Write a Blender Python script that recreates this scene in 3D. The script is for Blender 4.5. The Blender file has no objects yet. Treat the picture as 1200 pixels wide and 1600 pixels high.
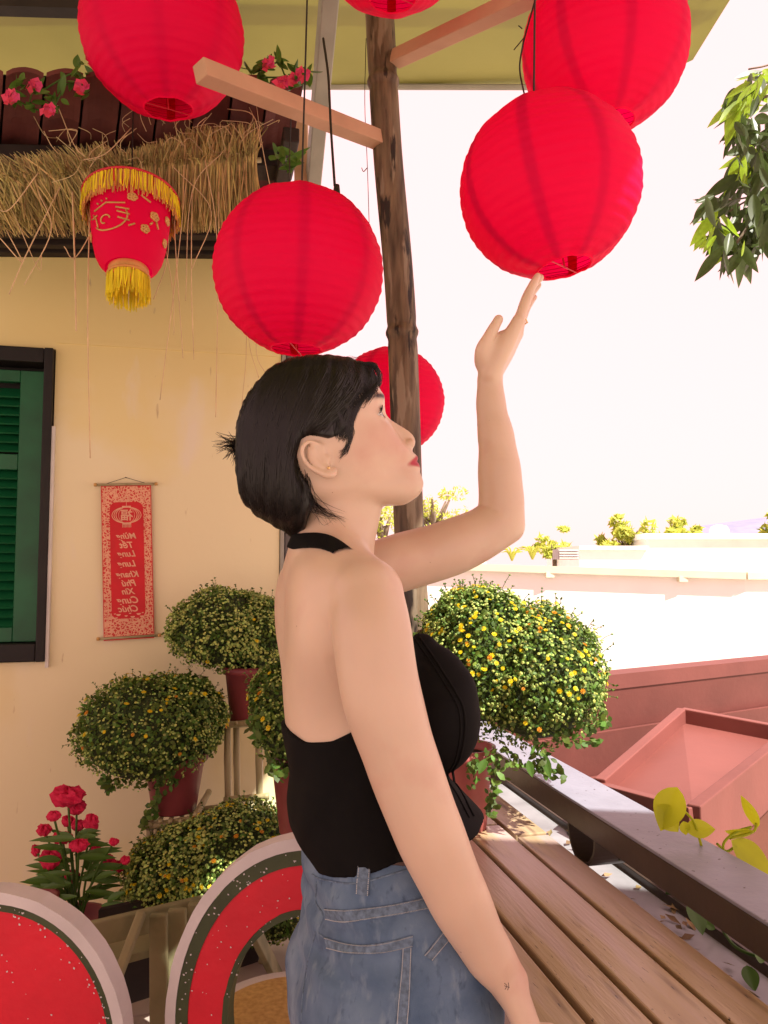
import bpy, bmesh, math, random
import numpy as np
from math import sin, cos, pi, radians, sqrt, atan2
from mathutils import Vector, Matrix, noise as mnoise
from mathutils.bvhtree import BVHTree
random.seed(7); np.random.seed(7)
S = bpy.context.scene
COL = S.collection
# ------------------------------------------------------------------ camera, sky, sun, exposure
CH = 1.35
PITCH = math.atan(80/1200)
cam_d = bpy.data.cameras.new('camera'); cam = bpy.data.objects.new('camera', cam_d); COL.objects.link(cam)
cam.location = (0, 0, CH); cam.rotation_euler = (pi/2 + PITCH, 0, 0)
cam_d.sensor_fit = 'VERTICAL'; cam_d.sensor_height = 32; cam_d.lens = 24
cam_d.clip_start = 0.02; cam_d.clip_end = 2000
S.camera = cam
SUN_EL, SUN_AZ = radians(52), radians(-40)          # azimuth from +X towards +Y
sun_dir = Vector((cos(SUN_EL)*cos(SUN_AZ), cos(SUN_EL)*sin(SUN_AZ), sin(SUN_EL)))
W = bpy.data.worlds.new('World'); S.world = W; W.use_nodes = True
wn = W.node_tree.nodes; wl = W.node_tree.links
bg = wn['Background']
sky = wn.new('ShaderNodeTexSky'); sky.sky_type = 'NISHITA'; sky.sun_disc = False
sky.sun_elevation = SUN_EL; sky.sun_rotation = pi/2 - SUN_AZ
sky.air_density = 1.0; sky.dust_density = 3.0
mixs = wn.new('ShaderNodeMix'); mixs.data_type = 'RGBA'; mixs.inputs[0].default_value = 0.93   # thick bright pale haze over the blue
mixs.inputs[7].default_value = (8.0, 4.85, 4.75, 1)
wl.new(sky.outputs[0], mixs.inputs[6]); wl.new(mixs.outputs[2], bg.inputs[0])
bg.inputs[1].default_value = 0.10
sd = bpy.data.lights.new('sun', 'SUN'); sun = bpy.data.objects.new('sun', sd); COL.objects.link(sun)
sd.energy = 5.0; sd.angle = radians(0.6); sd.color = (1.0, 0.94, 0.84)
sun.rotation_euler = sun_dir.to_track_quat('Z', 'Y').to_euler()
S.view_settings.view_transform = 'Standard'; S.view_settings.look = 'None'
S.view_settings.exposure = 1.02; S.view_settings.gamma = 1.0; S.view_settings.use_curve_mapping = False
# ------------------------------------------------------------------ helpers
cph, sph = cos(PITCH), sin(PITCH)
def ray(px, py):
    a, b = px-600, 800-py
    return Vector((a, 1200*cph - b*sph, 1200*sph + b*cph))
def P(px, py, Y):
    r = ray(px, py); return Vector((0, 0, CH)) + r*(Y/r.y)
def PZ(px, py, z):
    r = ray(px, py); return Vector((0, 0, CH)) + r*((z-CH)/r.z)
TH = radians(13.5)
D = Vector((-sin(TH), cos(TH), 0)); E = Vector((cos(TH), sin(TH), 0)); UZ = Vector((0, 0, 1))
WC = 3.1
def PW(px, py, c=WC):           # on the plane D.p = c (parallel to the house wall)
    r = ray(px, py); return Vector((0, 0, CH)) + r*(c/r.dot(D))
def de(d, e, z): return D*d + E*e + UZ*z
class MB:
    def __init__(s): s.v = []; s.f = []; s.m = []
    def add(s, vs, fs, mi=0):
        o = len(s.v); s.v += [tuple(p) for p in vs]; s.f += [tuple(i+o for i in f) for f in fs]; s.m += [mi]*len(fs); return s
    def box(s, c, ax, ay, az, mi=0):      # centre, half-axis vectors
        c, ax, ay, az = map(Vector, (c, ax, ay, az))
        vs = [c+ax*i+ay*j+az*k for k in (-1, 1) for j in (-1, 1) for i in (-1, 1)]
        fs = [(0,2,3,1), (4,5,7,6), (0,1,5,4), (2,6,7,3), (0,4,6,2), (1,3,7,5)]
        if ax.cross(ay).dot(az) < 0: fs = [f[::-1] for f in fs]
        return s.add(vs, fs, mi)
    def beam(s, a, b, w, h, up=UZ, mi=0):
        a, b = Vector(a), Vector(b); d = (b-a); n = d.cross(Vector(up)).normalized(); u = n.cross(d).normalized()
        return s.box((a+b)/2, n*(w/2), d/2, u*(h/2), mi)
    def tube(s, pts, r, n=6, cap=True, mi=0):
        pts = [Vector(p) for p in pts]; m = len(pts)
        rs = r if hasattr(r, '__len__') else [r]*m
        t0 = (pts[1]-pts[0]).normalized()
        u = t0.orthogonal().normalized(); vs = []
        for i, p in enumerate(pts):
            t = (pts[min(i+1, m-1)]-pts[max(i-1, 0)])
            if t.length < 1e-9: t = t0
            t.normalize(); u = (u - t*u.dot(t))
            u = u.normalized() if u.length > 1e-6 else t.orthogonal().normalized()
            w = t.cross(u)
            for k in range(n):
                a = 2*pi*k/n; vs.append(p + (u*cos(a)+w*sin(a))*rs[i])
        fs = [(i*n+k, i*n+(k+1)%n, (i+1)*n+(k+1)%n, (i+1)*n+k) for i in range(m-1) for k in range(n)]
        if cap: fs += [tuple(range(n))[::-1], tuple((m-1)*n+k for k in range(n))]
        return s.add(vs, fs, mi)
    def lathe(s, prof, n=32, c=(0,0,0), fn=None, mi=0, closed=False):   # prof: (r,z)
        c = Vector(c); vs = []
        for (r, z) in prof:
            for k in range(n):
                a = 2*pi*k/n; rr = r if fn is None else fn(r, z, a)
                vs.append(c+Vector((rr*cos(a), rr*sin(a), z)))
        m = len(prof)
        fs = [(i*n+k, i*n+(k+1)%n, (i+1)*n+(k+1)%n, (i+1)*n+k) for i in range(m-1) for k in range(n)]
        return s.add(vs, fs, mi)
    def build(s, name, mats, parent=None, smooth=False):
        me = bpy.data.meshes.new(name); me.from_pydata(s.v, [], s.f)
        if not isinstance(mats, (list, tuple)): mats = [mats]
        for q in mats: me.materials.append(q)
        if len(mats) > 1: me.polygons.foreach_set('material_index', s.m)
        if smooth: me.polygons.foreach_set('use_smooth', [True]*len(me.polygons))
        me.update()
        return link(name, me, parent)
def link(name, me, parent=None, loc=None):
    o = bpy.data.objects.new(name, me); COL.objects.link(o)
    if loc is not None: o.location = loc
    if parent is not None:
        o.parent = parent; par_inv(o, parent)
    return o
def par_inv(o, parent):
    o.matrix_parent_inverse = chainmat(parent).inverted()
def chainmat(o):
    m = Matrix.LocRotScale(o.location, o.rotation_euler, o.scale)
    if o.parent: m = chainmat(o.parent) @ o.matrix_parent_inverse @ m
    return m
def tag(o, label=None, cat=None, group=None, kind=None):
    if label: o['label'] = label
    if cat: o['category'] = cat
    if group: o['group'] = group
    if kind: o['kind'] = kind
    return o
def thing(name, label, cat, loc=(0,0,0), group=None):
    o = bpy.data.objects.new(name, None); COL.objects.link(o); o.location = loc; o.empty_display_size = .05
    return tag(o, label, cat, group)
def bevel(o, w=.003, seg=2, ang=40):
    m = o.modifiers.new('bevel', 'BEVEL'); m.width = w; m.segments = seg; m.limit_method = 'ANGLE'; m.angle_limit = radians(ang)
    return o
def spline(pts, n):
    pts = [Vector(p) for p in pts]; out = []
    q = [pts[0]*2-pts[1]] + pts + [pts[-1]*2-pts[-2]]
    for i in range(len(pts)-1):
        a, b, c, d = q[i:i+4]
        for k in range(n):
            t = k/n; out.append(.5*((2*b)+(c-a)*t+(2*a-5*b+4*c-d)*t*t+(3*b-a-3*c+d)*t**3))
    out.append(pts[-1]); return out
# ------------------------------------------------------------------ materials
MATS = {}
def mat(name, col, rough=.6, var=.12, scale=8, bump=.0, bscale=60, spec=.4, metal=0, trans=0, col2=None, sss=0, island=0, stretch=(1,1,1), coord='Object', sheen=0, coat=0, dist=.004):
    m = bpy.data.materials.new(name); m.use_nodes = True; MATS[name] = m
    nt = m.node_tree; N = nt.nodes; L = nt.links; pb = N['Principled BSDF']; out = N['Material Output']
    pb.inputs['Roughness'].default_value = rough; pb.inputs['Specular IOR Level'].default_value = spec
    pb.inputs['Metallic'].default_value = metal
    if coat: pb.inputs['Coat Weight'].default_value = coat; pb.inputs['Coat Roughness'].default_value = .15
    if sheen: pb.inputs['Sheen Weight'].default_value = sheen
    tc = N.new('ShaderNodeTexCoord'); mp = N.new('ShaderNodeMapping'); mp.inputs['Scale'].default_value = stretch
    L.new(tc.outputs[coord], mp.inputs[0])
    nz = N.new('ShaderNodeTexNoise'); nz.inputs['Scale'].default_value = scale; nz.inputs['Detail'].default_value = 5
    L.new(mp.outputs[0], nz.inputs[0])
    rp = N.new('ShaderNodeMapRange'); rp.inputs[1].default_value = .3; rp.inputs[2].default_value = .7
    L.new(nz.outputs[0], rp.inputs[0])
    mx = N.new('ShaderNodeMix'); mx.data_type = 'RGBA'; L.new(rp.outputs[0], mx.inputs[0])
    c2 = col2 if col2 else tuple(min(1, c*(1+var)) for c in col); c1 = col if col2 else tuple(c*(1-var) for c in col)
    mx.inputs[6].default_value = (*c1, 1); mx.inputs[7].default_value = (*c2, 1)
    cs = mx.outputs[2]
    if island:
        gi = N.new('ShaderNodeNewGeometry'); hv = N.new('ShaderNodeHueSaturation')
        ma = N.new('ShaderNodeMapRange'); ma.inputs[3].default_value = 1-island; ma.inputs[4].default_value = 1+island
        L.new(gi.outputs['Random Per Island'], ma.inputs[0]); L.new(ma.outputs[0], hv.inputs['Value'])
        mb_ = N.new('ShaderNodeMapRange'); mb_.inputs[3].default_value = .5-island*.06; mb_.inputs[4].default_value = .5+island*.06
        mm = N.new('ShaderNodeMath'); mm.operation = 'FRACT'; mu = N.new('ShaderNodeMath'); mu.operation = 'MULTIPLY'; mu.inputs[1].default_value = 7.3
        L.new(gi.outputs['Random Per Island'], mu.inputs[0]); L.new(mu.outputs[0], mm.inputs[0]); L.new(mm.outputs[0], mb_.inputs[0]); L.new(mb_.outputs[0], hv.inputs['Hue'])
        L.new(cs, hv.inputs['Color']); cs = hv.outputs[0]
    L.new(cs, pb.inputs['Base Color'])
    if bump:
        n2 = N.new('ShaderNodeTexNoise'); n2.inputs['Scale'].default_value = bscale; n2.inputs['Detail'].default_value = 6
        L.new(mp.outputs[0], n2.inputs[0]); bp = N.new('ShaderNodeBump'); bp.inputs['Strength'].default_value = bump; bp.inputs['Distance'].default_value = dist
        L.new(n2.outputs[0], bp.inputs['Height']); L.new(bp.outputs[0], pb.inputs['Normal'])
    if sss:
        pb.inputs['Subsurface Weight'].default_value = sss; pb.inputs['Subsurface Radius'].default_value = (1, .35, .2); pb.inputs['Subsurface Scale'].default_value = .01
    if trans:
        tr = N.new('ShaderNodeBsdfTranslucent'); L.new(cs, tr.inputs[0]); ms = N.new('ShaderNodeMixShader'); ms.inputs[0].default_value = trans
        L.new(pb.outputs[0], ms.inputs[1]); L.new(tr.outputs[0], ms.inputs[2]); L.new(ms.outputs[0], out.inputs[0])
    m['cs'] = 1
    return m
def node_col(m):
    """the node socket that feeds Base Color"""
    pb = m.node_tree.nodes['Principled BSDF']; return pb.inputs['Base Color'].links[0].from_socket
def blend_over(m, col, fac_fn):
    """put col over the base colour by a mask built by fac_fn(nodes, links) -> socket"""
    N = m.node_tree.nodes; L = m.node_tree.links
    src = node_col(m); targets = [l.to_socket for l in src.links]
    mx = N.new('ShaderNodeMix'); mx.data_type = 'RGBA'; L.new(src, mx.inputs[6]); mx.inputs[7].default_value = (*col, 1)
    L.new(fac_fn(N, L), mx.inputs[0])
    for t in targets: L.new(mx.outputs[2], t)
    return m
def noise_mask(scale, lo, hi, stretch=(1,1,1), detail=4, off=0):
    def fn(N, L):
        tc = N.new('ShaderNodeTexCoord'); mp = N.new('ShaderNodeMapping'); mp.inputs['Scale'].default_value = stretch; mp.inputs['Location'].default_value = (off, off*.7, 0)
        L.new(tc.outputs['Object'], mp.inputs[0]); nz = N.new('ShaderNodeTexNoise'); nz.inputs['Scale'].default_value = scale; nz.inputs['Detail'].default_value = detail
        L.new(mp.outputs[0], nz.inputs[0]); r = N.new('ShaderNodeMapRange'); r.inputs[1].default_value = lo; r.inputs[2].default_value = hi
        L.new(nz.outputs[0], r.inputs[0]); return r.outputs[0]
    return fn
M_wood_pink = mat('planed_batten', (.50,.30,.19), .7, .12, 6, .3, 40, stretch=(1,1,1))
M_plank = mat('weathered_plank', (.35,.235,.125), .30, .3, 3, .25, 30, spec=.6, col2=(.54,.41,.25), stretch=(1,1,1))
M_bamboo = mat('dark_bamboo', (.055,.036,.022), .6, .3, 9, .3, 50, col2=(.21,.15,.09), stretch=(6,6,.8))
blend_over(M_bamboo, (.24,.19,.13), noise_mask(7, .56, .61, (5,5,.7), 5, 3))
blend_over(M_bamboo, (.02,.013,.01), noise_mask(6, .55, .60, (5,5,1), 5, 9))
M_bam_green = mat('pale_bamboo', (.30,.26,.12), .5, .3, 6, .2, 40, col2=(.42,.36,.20), stretch=(5,5,1))
M_plaster = mat('yellow_plaster', (.82,.69,.29), .85, .05, 1.2, .3, 18, spec=.2, col2=(.85,.74,.37))
M_trim = mat('white_trim', (.7,.68,.62), .7, .1, 8, .2)
M_frame = mat('dark_frame', (.010,.008,.006), .6, .3, 8, .2)
M_green = mat('green_shutter', (.005,.105,.035), .42, .25, 6, .12, 40)
M_red_tile = mat('roof_tile', (.085,.019,.017), .8, .35, 7, .4, 40, col2=(.15,.038,.032))
M_dark = mat('dark_timber', (.025,.016,.013), .7, .3, 8, .2)
M_tarp = mat('olive_tarp', (.42,.40,.15), .7, .08, 2, .25, 5, trans=.35, dist=.02)
M_steel_pale = mat('pale_steel', (.34,.33,.27), .55, .15, 6, .1)
M_steel_dark = mat('dark_painted_steel', (.10,.09,.085), .38, .2, 10, .15, 60, spec=.5)
M_rail_top = mat('sky_tinted_rail_top', (.24,.25,.31), .45, .10, 12, .25, 80, spec=.5)  # paler and bluer than the brown beam: reflected sky put into the colour
blend_over(M_rail_top, (.05,.03,.03), noise_mask(80, .71, .74, (1,1,1), 2, 1))
M_brown_steel = mat('brown_painted_steel', (.06,.042,.030), .4, .15, 10, .1)
M_gutter = mat('galvanised_gutter', (.36,.36,.38), .45, .25, 7, .2, 40, metal=.2)
M_red_side = mat('red_siding', (.17,.052,.043), .6, .12, 5, .2, 40)
M_red_hood = mat('red_hood_paint', (.21,.066,.055), .55, .1, 4, .1, 30)
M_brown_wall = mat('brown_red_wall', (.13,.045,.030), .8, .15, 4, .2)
M_white = mat('white_wall_paint', (.92,.89,.87), .8, .04, 2, .1)
M_cream = mat('cream_cap', (.72,.66,.50), .8, .08, 3, .1)
M_floor = mat('pink_concrete', (.42,.34,.29), .75, .2, 2.5, .25, 30)
M_ground = mat('far_ground', (.42,.38,.30), .9, .3, .2, .2, 5)
M_far = mat('far_wall', (.80,.76,.70), .8, .06, 1)
M_blue_roof = mat('blue_grey_roof', (.22,.23,.36), .6, .1, 2)
M_vent = mat('grey_vent', (.38,.34,.34), .6, .1, 6)
M_wire = mat('black_wire', (.015,.013,.012), .5, .1)
M_straw = mat('dry_straw', (.52,.42,.17), .7, .2, 20, .0, island=.45, trans=.15)
M_straw_pale = mat('pale_straw', (.62,.47,.26), .7, .2, 20, island=.25)
M_leaf_mum = mat('mum_leaf', (.105,.185,.028), .55, .2, 30, island=.5, trans=.3)
M_bud = mat('mum_bud', (.38,.48,.12), .6, .1, 30, island=.5, trans=.2)
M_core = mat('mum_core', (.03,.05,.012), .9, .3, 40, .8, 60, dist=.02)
M_flower = mat('yellow_petal', (.85,.66,.012), .5, .1, 30, island=.2, trans=.3)
M_flower_o = mat('orange_petal', (.75,.33,.02), .5, .1, 30, island=.2, trans=.3)
M_pot = mat('maroon_pot', (.26,.055,.060), .45, .12, 12, .1, 30)
M_pot_pink = mat('faded_red_pot', (.46,.13,.12), .45, .12, 12, .1, 30)
M_soil = mat('soil', (.03,.02,.012), .95, .3, 30, .6)
M_red_cloth = mat('red_lantern_cloth', (.995,.003,.12), .6, .0, 6, .35, 55, spec=.2, trans=.58, dist=.003)
M_red_seam = mat('doubled_lantern_cloth', (.50,.001,.02), .6, .0, 6, .22, 55, spec=.2, trans=.25, dist=.003)
M_ring = mat('lantern_wire', (.55,.02,.04), .5, .1)
M_gold = mat('gold_print', (.62,.36,.12), .45, .1, 20, metal=.3)
M_fringe = mat('yellow_fringe', (.95,.80,.03), .5, .1, 20, island=.2, trans=.3)
M_fringe_o = mat('peach_fringe', (.72,.36,.10), .5, .1, 20, island=.2, trans=.2)
M_scroll = mat('red_scroll_cloth', (.62,.012,.02), .6, .08, 20)
M_peach = mat('gold_peach_print', (.78,.42,.26), .55, .08, 30)
M_melon_red = mat('melon_red_paint', (.66,.010,.03), .5, .1, 12, .25, 60)
M_melon_green = mat('melon_green_paint', (.045,.060,.022), .5, .35, 12, .2, 60)
M_melon_white = mat('chipped_white_paint', (.60,.56,.56), .6, .1, 9, .35, 60)
M_terrazzo = mat('gold_terrazzo', (.42,.26,.07), .5, .35, 90, .1, col2=(.62,.42,.14))
M_old_green = mat('mossy_old_plank', (.20,.19,.09), .75, .3, 5, .4, 30, col2=(.33,.30,.16), stretch=(1,1,1))
M_celosia = mat('crimson_celosia', (.55,.008,.04), .7, .15, 40, .7, 90, island=.2)
M_leaf_green = mat('fresh_leaf', (.07,.17,.025), .45, .15, 12, island=.3, trans=.35)
M_pothos = mat('yellow_green_leaf', (.50,.56,.02), .38, .12, 10, .1, 20, trans=.55, island=.15)
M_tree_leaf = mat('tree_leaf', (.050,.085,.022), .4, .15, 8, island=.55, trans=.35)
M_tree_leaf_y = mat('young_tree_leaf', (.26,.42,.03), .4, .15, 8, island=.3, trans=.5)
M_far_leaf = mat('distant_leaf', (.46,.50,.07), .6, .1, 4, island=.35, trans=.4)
M_bark = mat('bark', (.14,.10,.065), .85, .3, 12, .5)
M_dead = mat('dead_leaf', (.28,.19,.09), .8, .2, 20, island=.4)
M_pinkf = mat('pink_blossom', (.66,.05,.16), .6, .1, 20, island=.3, trans=.3)
# ================================================================== SETTING
def quad_sheet(name, pts, m, kind='structure'):
    b = MB(); b.add(pts, [tuple(range(len(pts)))]); return tag(b.build(name, m), kind=kind)
quad_sheet('ground', [(-300,-60,-3), (400,-60,-3), (400,900,-3), (-300,900,-3)], M_ground)
# terrace floor slab with recessed joints: big paving tiles as pieces
fl = MB(); fl.box(de(2.0, -1.35, -.075), D*4.6, E*2.35, UZ*.06); fl = tag(fl.build('terrace_floor', M_floor), kind='structure')
tm = None
for i in range(-5, 13):
    for j in range(-8, 3):
        d0, e0 = i*.5, j*.42
        if not (-2.5 < d0 < 6.2 and -3.5 < e0 < .7): continue
        if d0 < 1.0 and (e0 < -2.2): continue
        c = de(d0+.25, e0+.21, -.008)
        if tm is None:
            b = MB(); b.box((0,0,0), D*.246, E*.206, UZ*.007); o = b.build('floor_tile', M_floor, fl); tm = o.data
        else: o = link('floor_tile', tm, fl)
        o.location = c
# ---- house wall with window opening
hw = thing('house_wall', 'pale yellow plastered house wall with a shuttered window at its left', 'wall', de(WC, -1.3, 0))
w = MB(); TD = .12
def wallbox(mb, e0, e1, z0, z1, d0=WC, t=TD): mb.box(de(d0+t/2, (e0+e1)/2, (z0+z1)/2), D*(t/2), E*((e1-e0)/2), UZ*((z1-z0)/2))
WE0, WE1, WZ0, WZ1 = -1.16, -.545, .985, 2.165
wallbox(w, -3.4, WE0, 0, 2.62); wallbox(w, WE1, .312, 0, 2.62); wallbox(w, WE0, WE1, 0, WZ0); wallbox(w, WE0, WE1, WZ1, 2.62)
w.build('plaster', M_plaster, hw)
w = MB(); wallbox(w, WE1+.002, .311, 2.19, 2.205, WC-.004, .004); w.build('plaster_seam', M_plaster, hw)
# paler paint patches low on the wall; darker top also paints in eave shade
def patch_mask(N, L):
    tc = N.new('ShaderNodeTexCoord'); sx = N.new('ShaderNodeSeparateXYZ'); L.new(tc.outputs['Object'], sx.inputs[0])
    nz = N.new('ShaderNodeTexNoise'); nz.inputs['Scale'].default_value = 2.6; nz.inputs['Detail'].default_value = 4; L.new(tc.outputs['Object'], nz.inputs[0])
    m1 = N.new('ShaderNodeMath'); m1.operation = 'MULTIPLY_ADD'; m1.inputs[1].default_value = 1.1; m1.inputs[2].default_value = 1.40
    L.new(nz.outputs[0], m1.inputs[0]); s_ = N.new('ShaderNodeMath'); s_.operation = 'SUBTRACT'; L.new(m1.outputs[0], s_.inputs[0]); L.new(sx.outputs[2], s_.inputs[1])
    r = N.new('ShaderNodeMapRange'); r.inputs[1].default_value = -.10; r.inputs[2].default_value = .12; L.new(s_.outputs[0], r.inputs[0]); return r.outputs[0]
blend_over(M_plaster, (.87,.79,.50), patch_mask)
blend_over(M_plaster, (.62,.50,.27), noise_mask(38, .71, .78, (1,1,.25), 3, 21))
blend_over(M_plaster, (.86,.78,.58), noise_mask(5, .62, .72, (1,1,.35), 6, 31))
blend_over(M_plaster, (.80,.66,.28), noise_mask(1.7, .55, .75, (1,1,.5), 5, 4))
# ---- window
wi = thing('shuttered_window', 'dark framed window with green louvred shutters in the yellow wall', 'window', de(WC, (WE0+WE1)/2, WZ0))
def bar(e0, e1, z0, z1, d0, d1): 
    b = MB(); b.box(de((d0+d1)/2, (e0+e1)/2, (z0+z1)/2), D*((d1-d0)/2), E*((e1-e0)/2), UZ*((z1-z0)/2)); return b
fr = [('frame_stile', WE1-.036, WE1-.004, WZ0+.002, WZ1-.002), ('frame_stile', WE0+.004, WE0+.06, WZ0+.002, WZ1-.002),
      ('frame_rail', WE0+.061, WE1-.037, WZ1-.060, WZ1-.004), ('frame_rail', WE0+.061, WE1-.037, WZ0+.004, WZ0+.07)]
for n_, a, b_, c, d_ in fr: bevel(bar(a, b_, c, d_, WC-.03, WC+.08).build(n_, M_frame, wi), .004)
b = bar(WE1-.003, WE1+.008, WZ0-.02, WZ1-.30, WC-.022, WC-.001); b.build('jamb_trim', M_trim, wi)
SE0, SE1, SZ0, SZ1 = WE0+.063, WE1-.040, WZ0+.073, WZ1-.085
for k, (a, c) in enumerate(((SE0, (SE0+SE1)/2-.035-.08), ((SE0+SE1)/2-.03-.08, SE1))):
    b = MB()
    for (e0, e1, z0, z1) in ((a, a+.05, SZ0, SZ1), (c-.085, c, SZ0, SZ1), (a+.05, c-.085, SZ1-.045, SZ1), (a+.05, c-.085, SZ0, SZ0+.055), (a+.05, c-.085, 1.70, 1.76)):
        b.box(de(WC+.03, (e0+e1)/2, (z0+z1)/2), D*.016, E*((e1-e0)/2-.0003), UZ*((z1-z0)/2-.0003))
    sh = b.build('shutter', M_green, wi); bevel(sh, .002, 1)
    zz = [SZ0+.075+.0345*q for q in range(60)]
    sm = None
    for z in zz:
        if z > SZ1-.06: break
        if 1.685 < z < 1.775: continue
        if sm is None:
            bb = MB(); A = (D*-.020+UZ*-.019); bb.box((0,0,0), E*((c-.085-a-.05)/2), A, A.cross(E).normalized()*.0035)
            o = bb.build('louvre', M_green, sh); sm = o.data
        else: o = link('louvre', sm, sh)
        o.location = de(WC+.034, (a+.05+c-.085)/2, z)
# backing inside window
bk = MB(); wallbox(bk, WE0, WE1, WZ0, WZ1, WC+.09, .02); bk.build('inner_board', M_frame, wi)
# ---- corner post and a slim light edge
cp = thing('corner_post', 'slim dark grey steel post at the end of the yellow wall', 'post', de(WC, .345, 0))
bevel(bar(.333, .395, 0, 2.63, WC+.0, WC+.07).build('post_body', M_steel_dark, cp), .004)
bevel(bar(.3145, .330, 0, 2.63, WC-.01, WC+.05).build('edge_strip', M_steel_pale, cp), .002)
# ---- tiled eave: tiles and purlins one by one
A0, A1 = PW(-260, 156, 2.0), PW(474, 172, 2.0); B0, B1 = PW(-260, 388, 3.09), PW(432, 396, 3.09)
ev = thing('tiled_eave', 'eave of red clay tiles on dark purlins seen from below', 'roof', (A0+A1)/2)
def EV(s, t, h=0): return (A0.lerp(A1, s)).lerp(B0.lerp(B1, s), t) + UZ*h
NU, NT = 12, 7
for i in range(NU):
    for j in range(NT):
        s0, s1 = i/NU, (i+1)/NU-.006; t0, t1 = j/NT-.03, (j+1)/NT
        b = MB(); nx = 7; vs = []
        for jj, t in enumerate((t0, t1)):
            for k in range(nx):
                u = k/(nx-1); hh = .035 + .012*abs(sin(u*pi))**.8 + (.018 if jj == 0 else 0)*1.0 + random.uniform(-.002, .002)
                vs.append(EV(s0+(s1-s0)*u, t, hh))
        vs += [v+UZ*.012 for v in vs]
        n2 = 2*nx
        fs = [(k, k+1, nx+k+1, nx+k) for k in range(nx-1)] + [(n2+k, n2+nx+k, n2+nx+k+1, n2+k+1) for k in range(nx-1)]
        fs += [(k, n2+k, n2+k+1, k+1) for k in range(nx-1)] + [(nx+k, nx+k+1, n2+nx+k+1, n2+nx+k) for k in range(nx-1)]
        fs += [(0, nx, n2+nx, n2), (nx-1, n2+nx-1, n2+2*nx-1, 2*nx-1)]
        b.add(vs, fs); b.build('roof_tile', M_red_tile, ev, False)
for t, w_ in ((.30, .10), (.56, .07), (.80, .05), (.90, .04), (.985, .05)):
    b = MB(); b.beam(EV(0, t, .002), EV(1, t, .002), w_, .05); bevel(b.build('purlin', M_dark, ev), .004)
for s in (.975,):
    b = MB(); b.beam(EV(s, .04, -.045), EV(s, .985, -.045), .045, .04); bevel(b.build('rafter', M_dark, ev), .004)
b = MB(); b.add([EV(0,0,.075), EV(1,0,.075), EV(1,1,.075), EV(0,1,.075)], [(0,1,2,3)]); b.build('underlay', M_dark, ev)
# ---- pale steel brace and tan post at the eave's end
br = MB(); br.beam(P(519,-60,2.0), P(488,300,2.75), .055, .05, up=(1,0,.2)); br = tag(br.build('steel_brace', M_steel_pale), 'pale grey steel brace slanting down behind the left hand hanging lanterns', 'brace'); bevel(br, .004)
ps = MB(); ps.beam(P(470,180,2.7), P(480,292,2.7)+Vector((0,0,-.9)), .05, .05, up=(0,1,0)); ps = tag(ps.build('eave_post', M_wood_pink), 'short tan timber post below the end of the tiled eave', 'post'); bevel(ps, .004)
# ---- olive canopy
cn = thing('canopy', 'olive green tarpaulin canopy stretched over the terrace', 'canopy', (0, 2, 3.3))
gx, gy = 46, 60; vs = []; X0, Y0, Y1 = -3.2, -3.0, 3.02  # unseen run behind the camera lengthened to dim the terrace
def cn_h(x, y): return 3.31 + .03*sin(x*2.1)*cos(y*1.7) - .03*max(0, (y-2.6))
for j in range(gy):
    for i in range(gx):
        y = Y0+(Y1-Y0)*j/(gy-1); Xr = 1.20 + 1.1*max(0, min(1, (.50-y)/.10))  # unseen near part widened to keep sun off rail, planks and woman
        x = X0+(Xr-X0)*i/(gx-1)
        yy = y - (.16*max(0, (x-.95)/.25)**2 if y > 2.6 else 0)
        vs.append((x, yy, cn_h(x, yy)))
fs = [(j*gx+i, j*gx+i+1, (j+1)*gx+i+1, (j+1)*gx+i) for j in range(gy-1) for i in range(gx-1)]
b = MB(); b.add(vs, fs); o = b.build('tarp', M_tarp, cn, True); sm_ = o.modifiers.new('s', 'SOLIDIFY'); sm_.thickness = .004
b = MB(); b.tube([(X0, Y1-.012, 3.295), (.95, Y1-.012, 3.285)], .012, 8); b.build('hem_pipe', M_steel_pale, cn)
for y in (2.60, 1.2, -.2):
    b = MB(); b.beam((X0, y, 3.37), (1.19, y, 3.37), .05, .09); b.build('cross_beam', M_steel_dark, cn)
b = MB(); b.beam(P(-60,4,2.35), P(150,10,2.35), .05, .05); b.build('edge_beam', M_dark, cn)
# ---- bamboo pole
pp = [P(583,-190,1.95), P(592,0,1.95), P(605,230,1.95), P(622,420,1.95), P(630,560,1.95), P(638,800,1.95), P(647,980,1.95)]
dlt = (pp[-1]-pp[3]); k = -pp[-1].z/dlt.z*1.0; pp.append(pp[-1]+dlt*k*.98); pp[-1].z = 0
path = spline(pp, 14); L_ = 0; rr = []; nodes = [P(0,y,1.95).z for y in (-60, 128, 520, 905, 1230, 1500)]
fine = []
for i in range(len(path)-1):
    for q in range(4): fine.append(path[i].lerp(path[i+1], q/4))
fine.append(path[-1])
for p in fine:
    dn = min(abs(p.z-z) for z in nodes); rr.append((.0385 + .0045*math.exp(-(dn/.010)**2) - .0012*math.exp(-((dn-.02)/.010)**2))*(1.0))
b = MB(); b.tube(fine, rr, 20); o = b.build('bamboo_pole', M_bamboo, None, True)
tag(o, 'thick dark weathered bamboo pole standing behind the woman', 'pole')
# ---- planed battens nailed to the pole
b = MB(); b.beam(P(312,110,1.50), P(590,218,1.93), .038, .038, up=(0,.2,1)); o = tag(b.build('wooden_batten', M_wood_pink), 'pinkish planed batten running from the pole to the top left lantern', 'batten', 'planed battens nailed to the bamboo pole'); bevel(o, .002)
b = MB(); b.beam(P(905,-42,1.45), P(618,92,1.93), .036, .036, up=(0,.2,1)); o = tag(b.build('wooden_batten', M_wood_pink), 'pinkish planed batten rising from the pole towards the top right lantern', 'batten', 'planed battens nailed to the bamboo pole'); bevel(o, .002)
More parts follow.
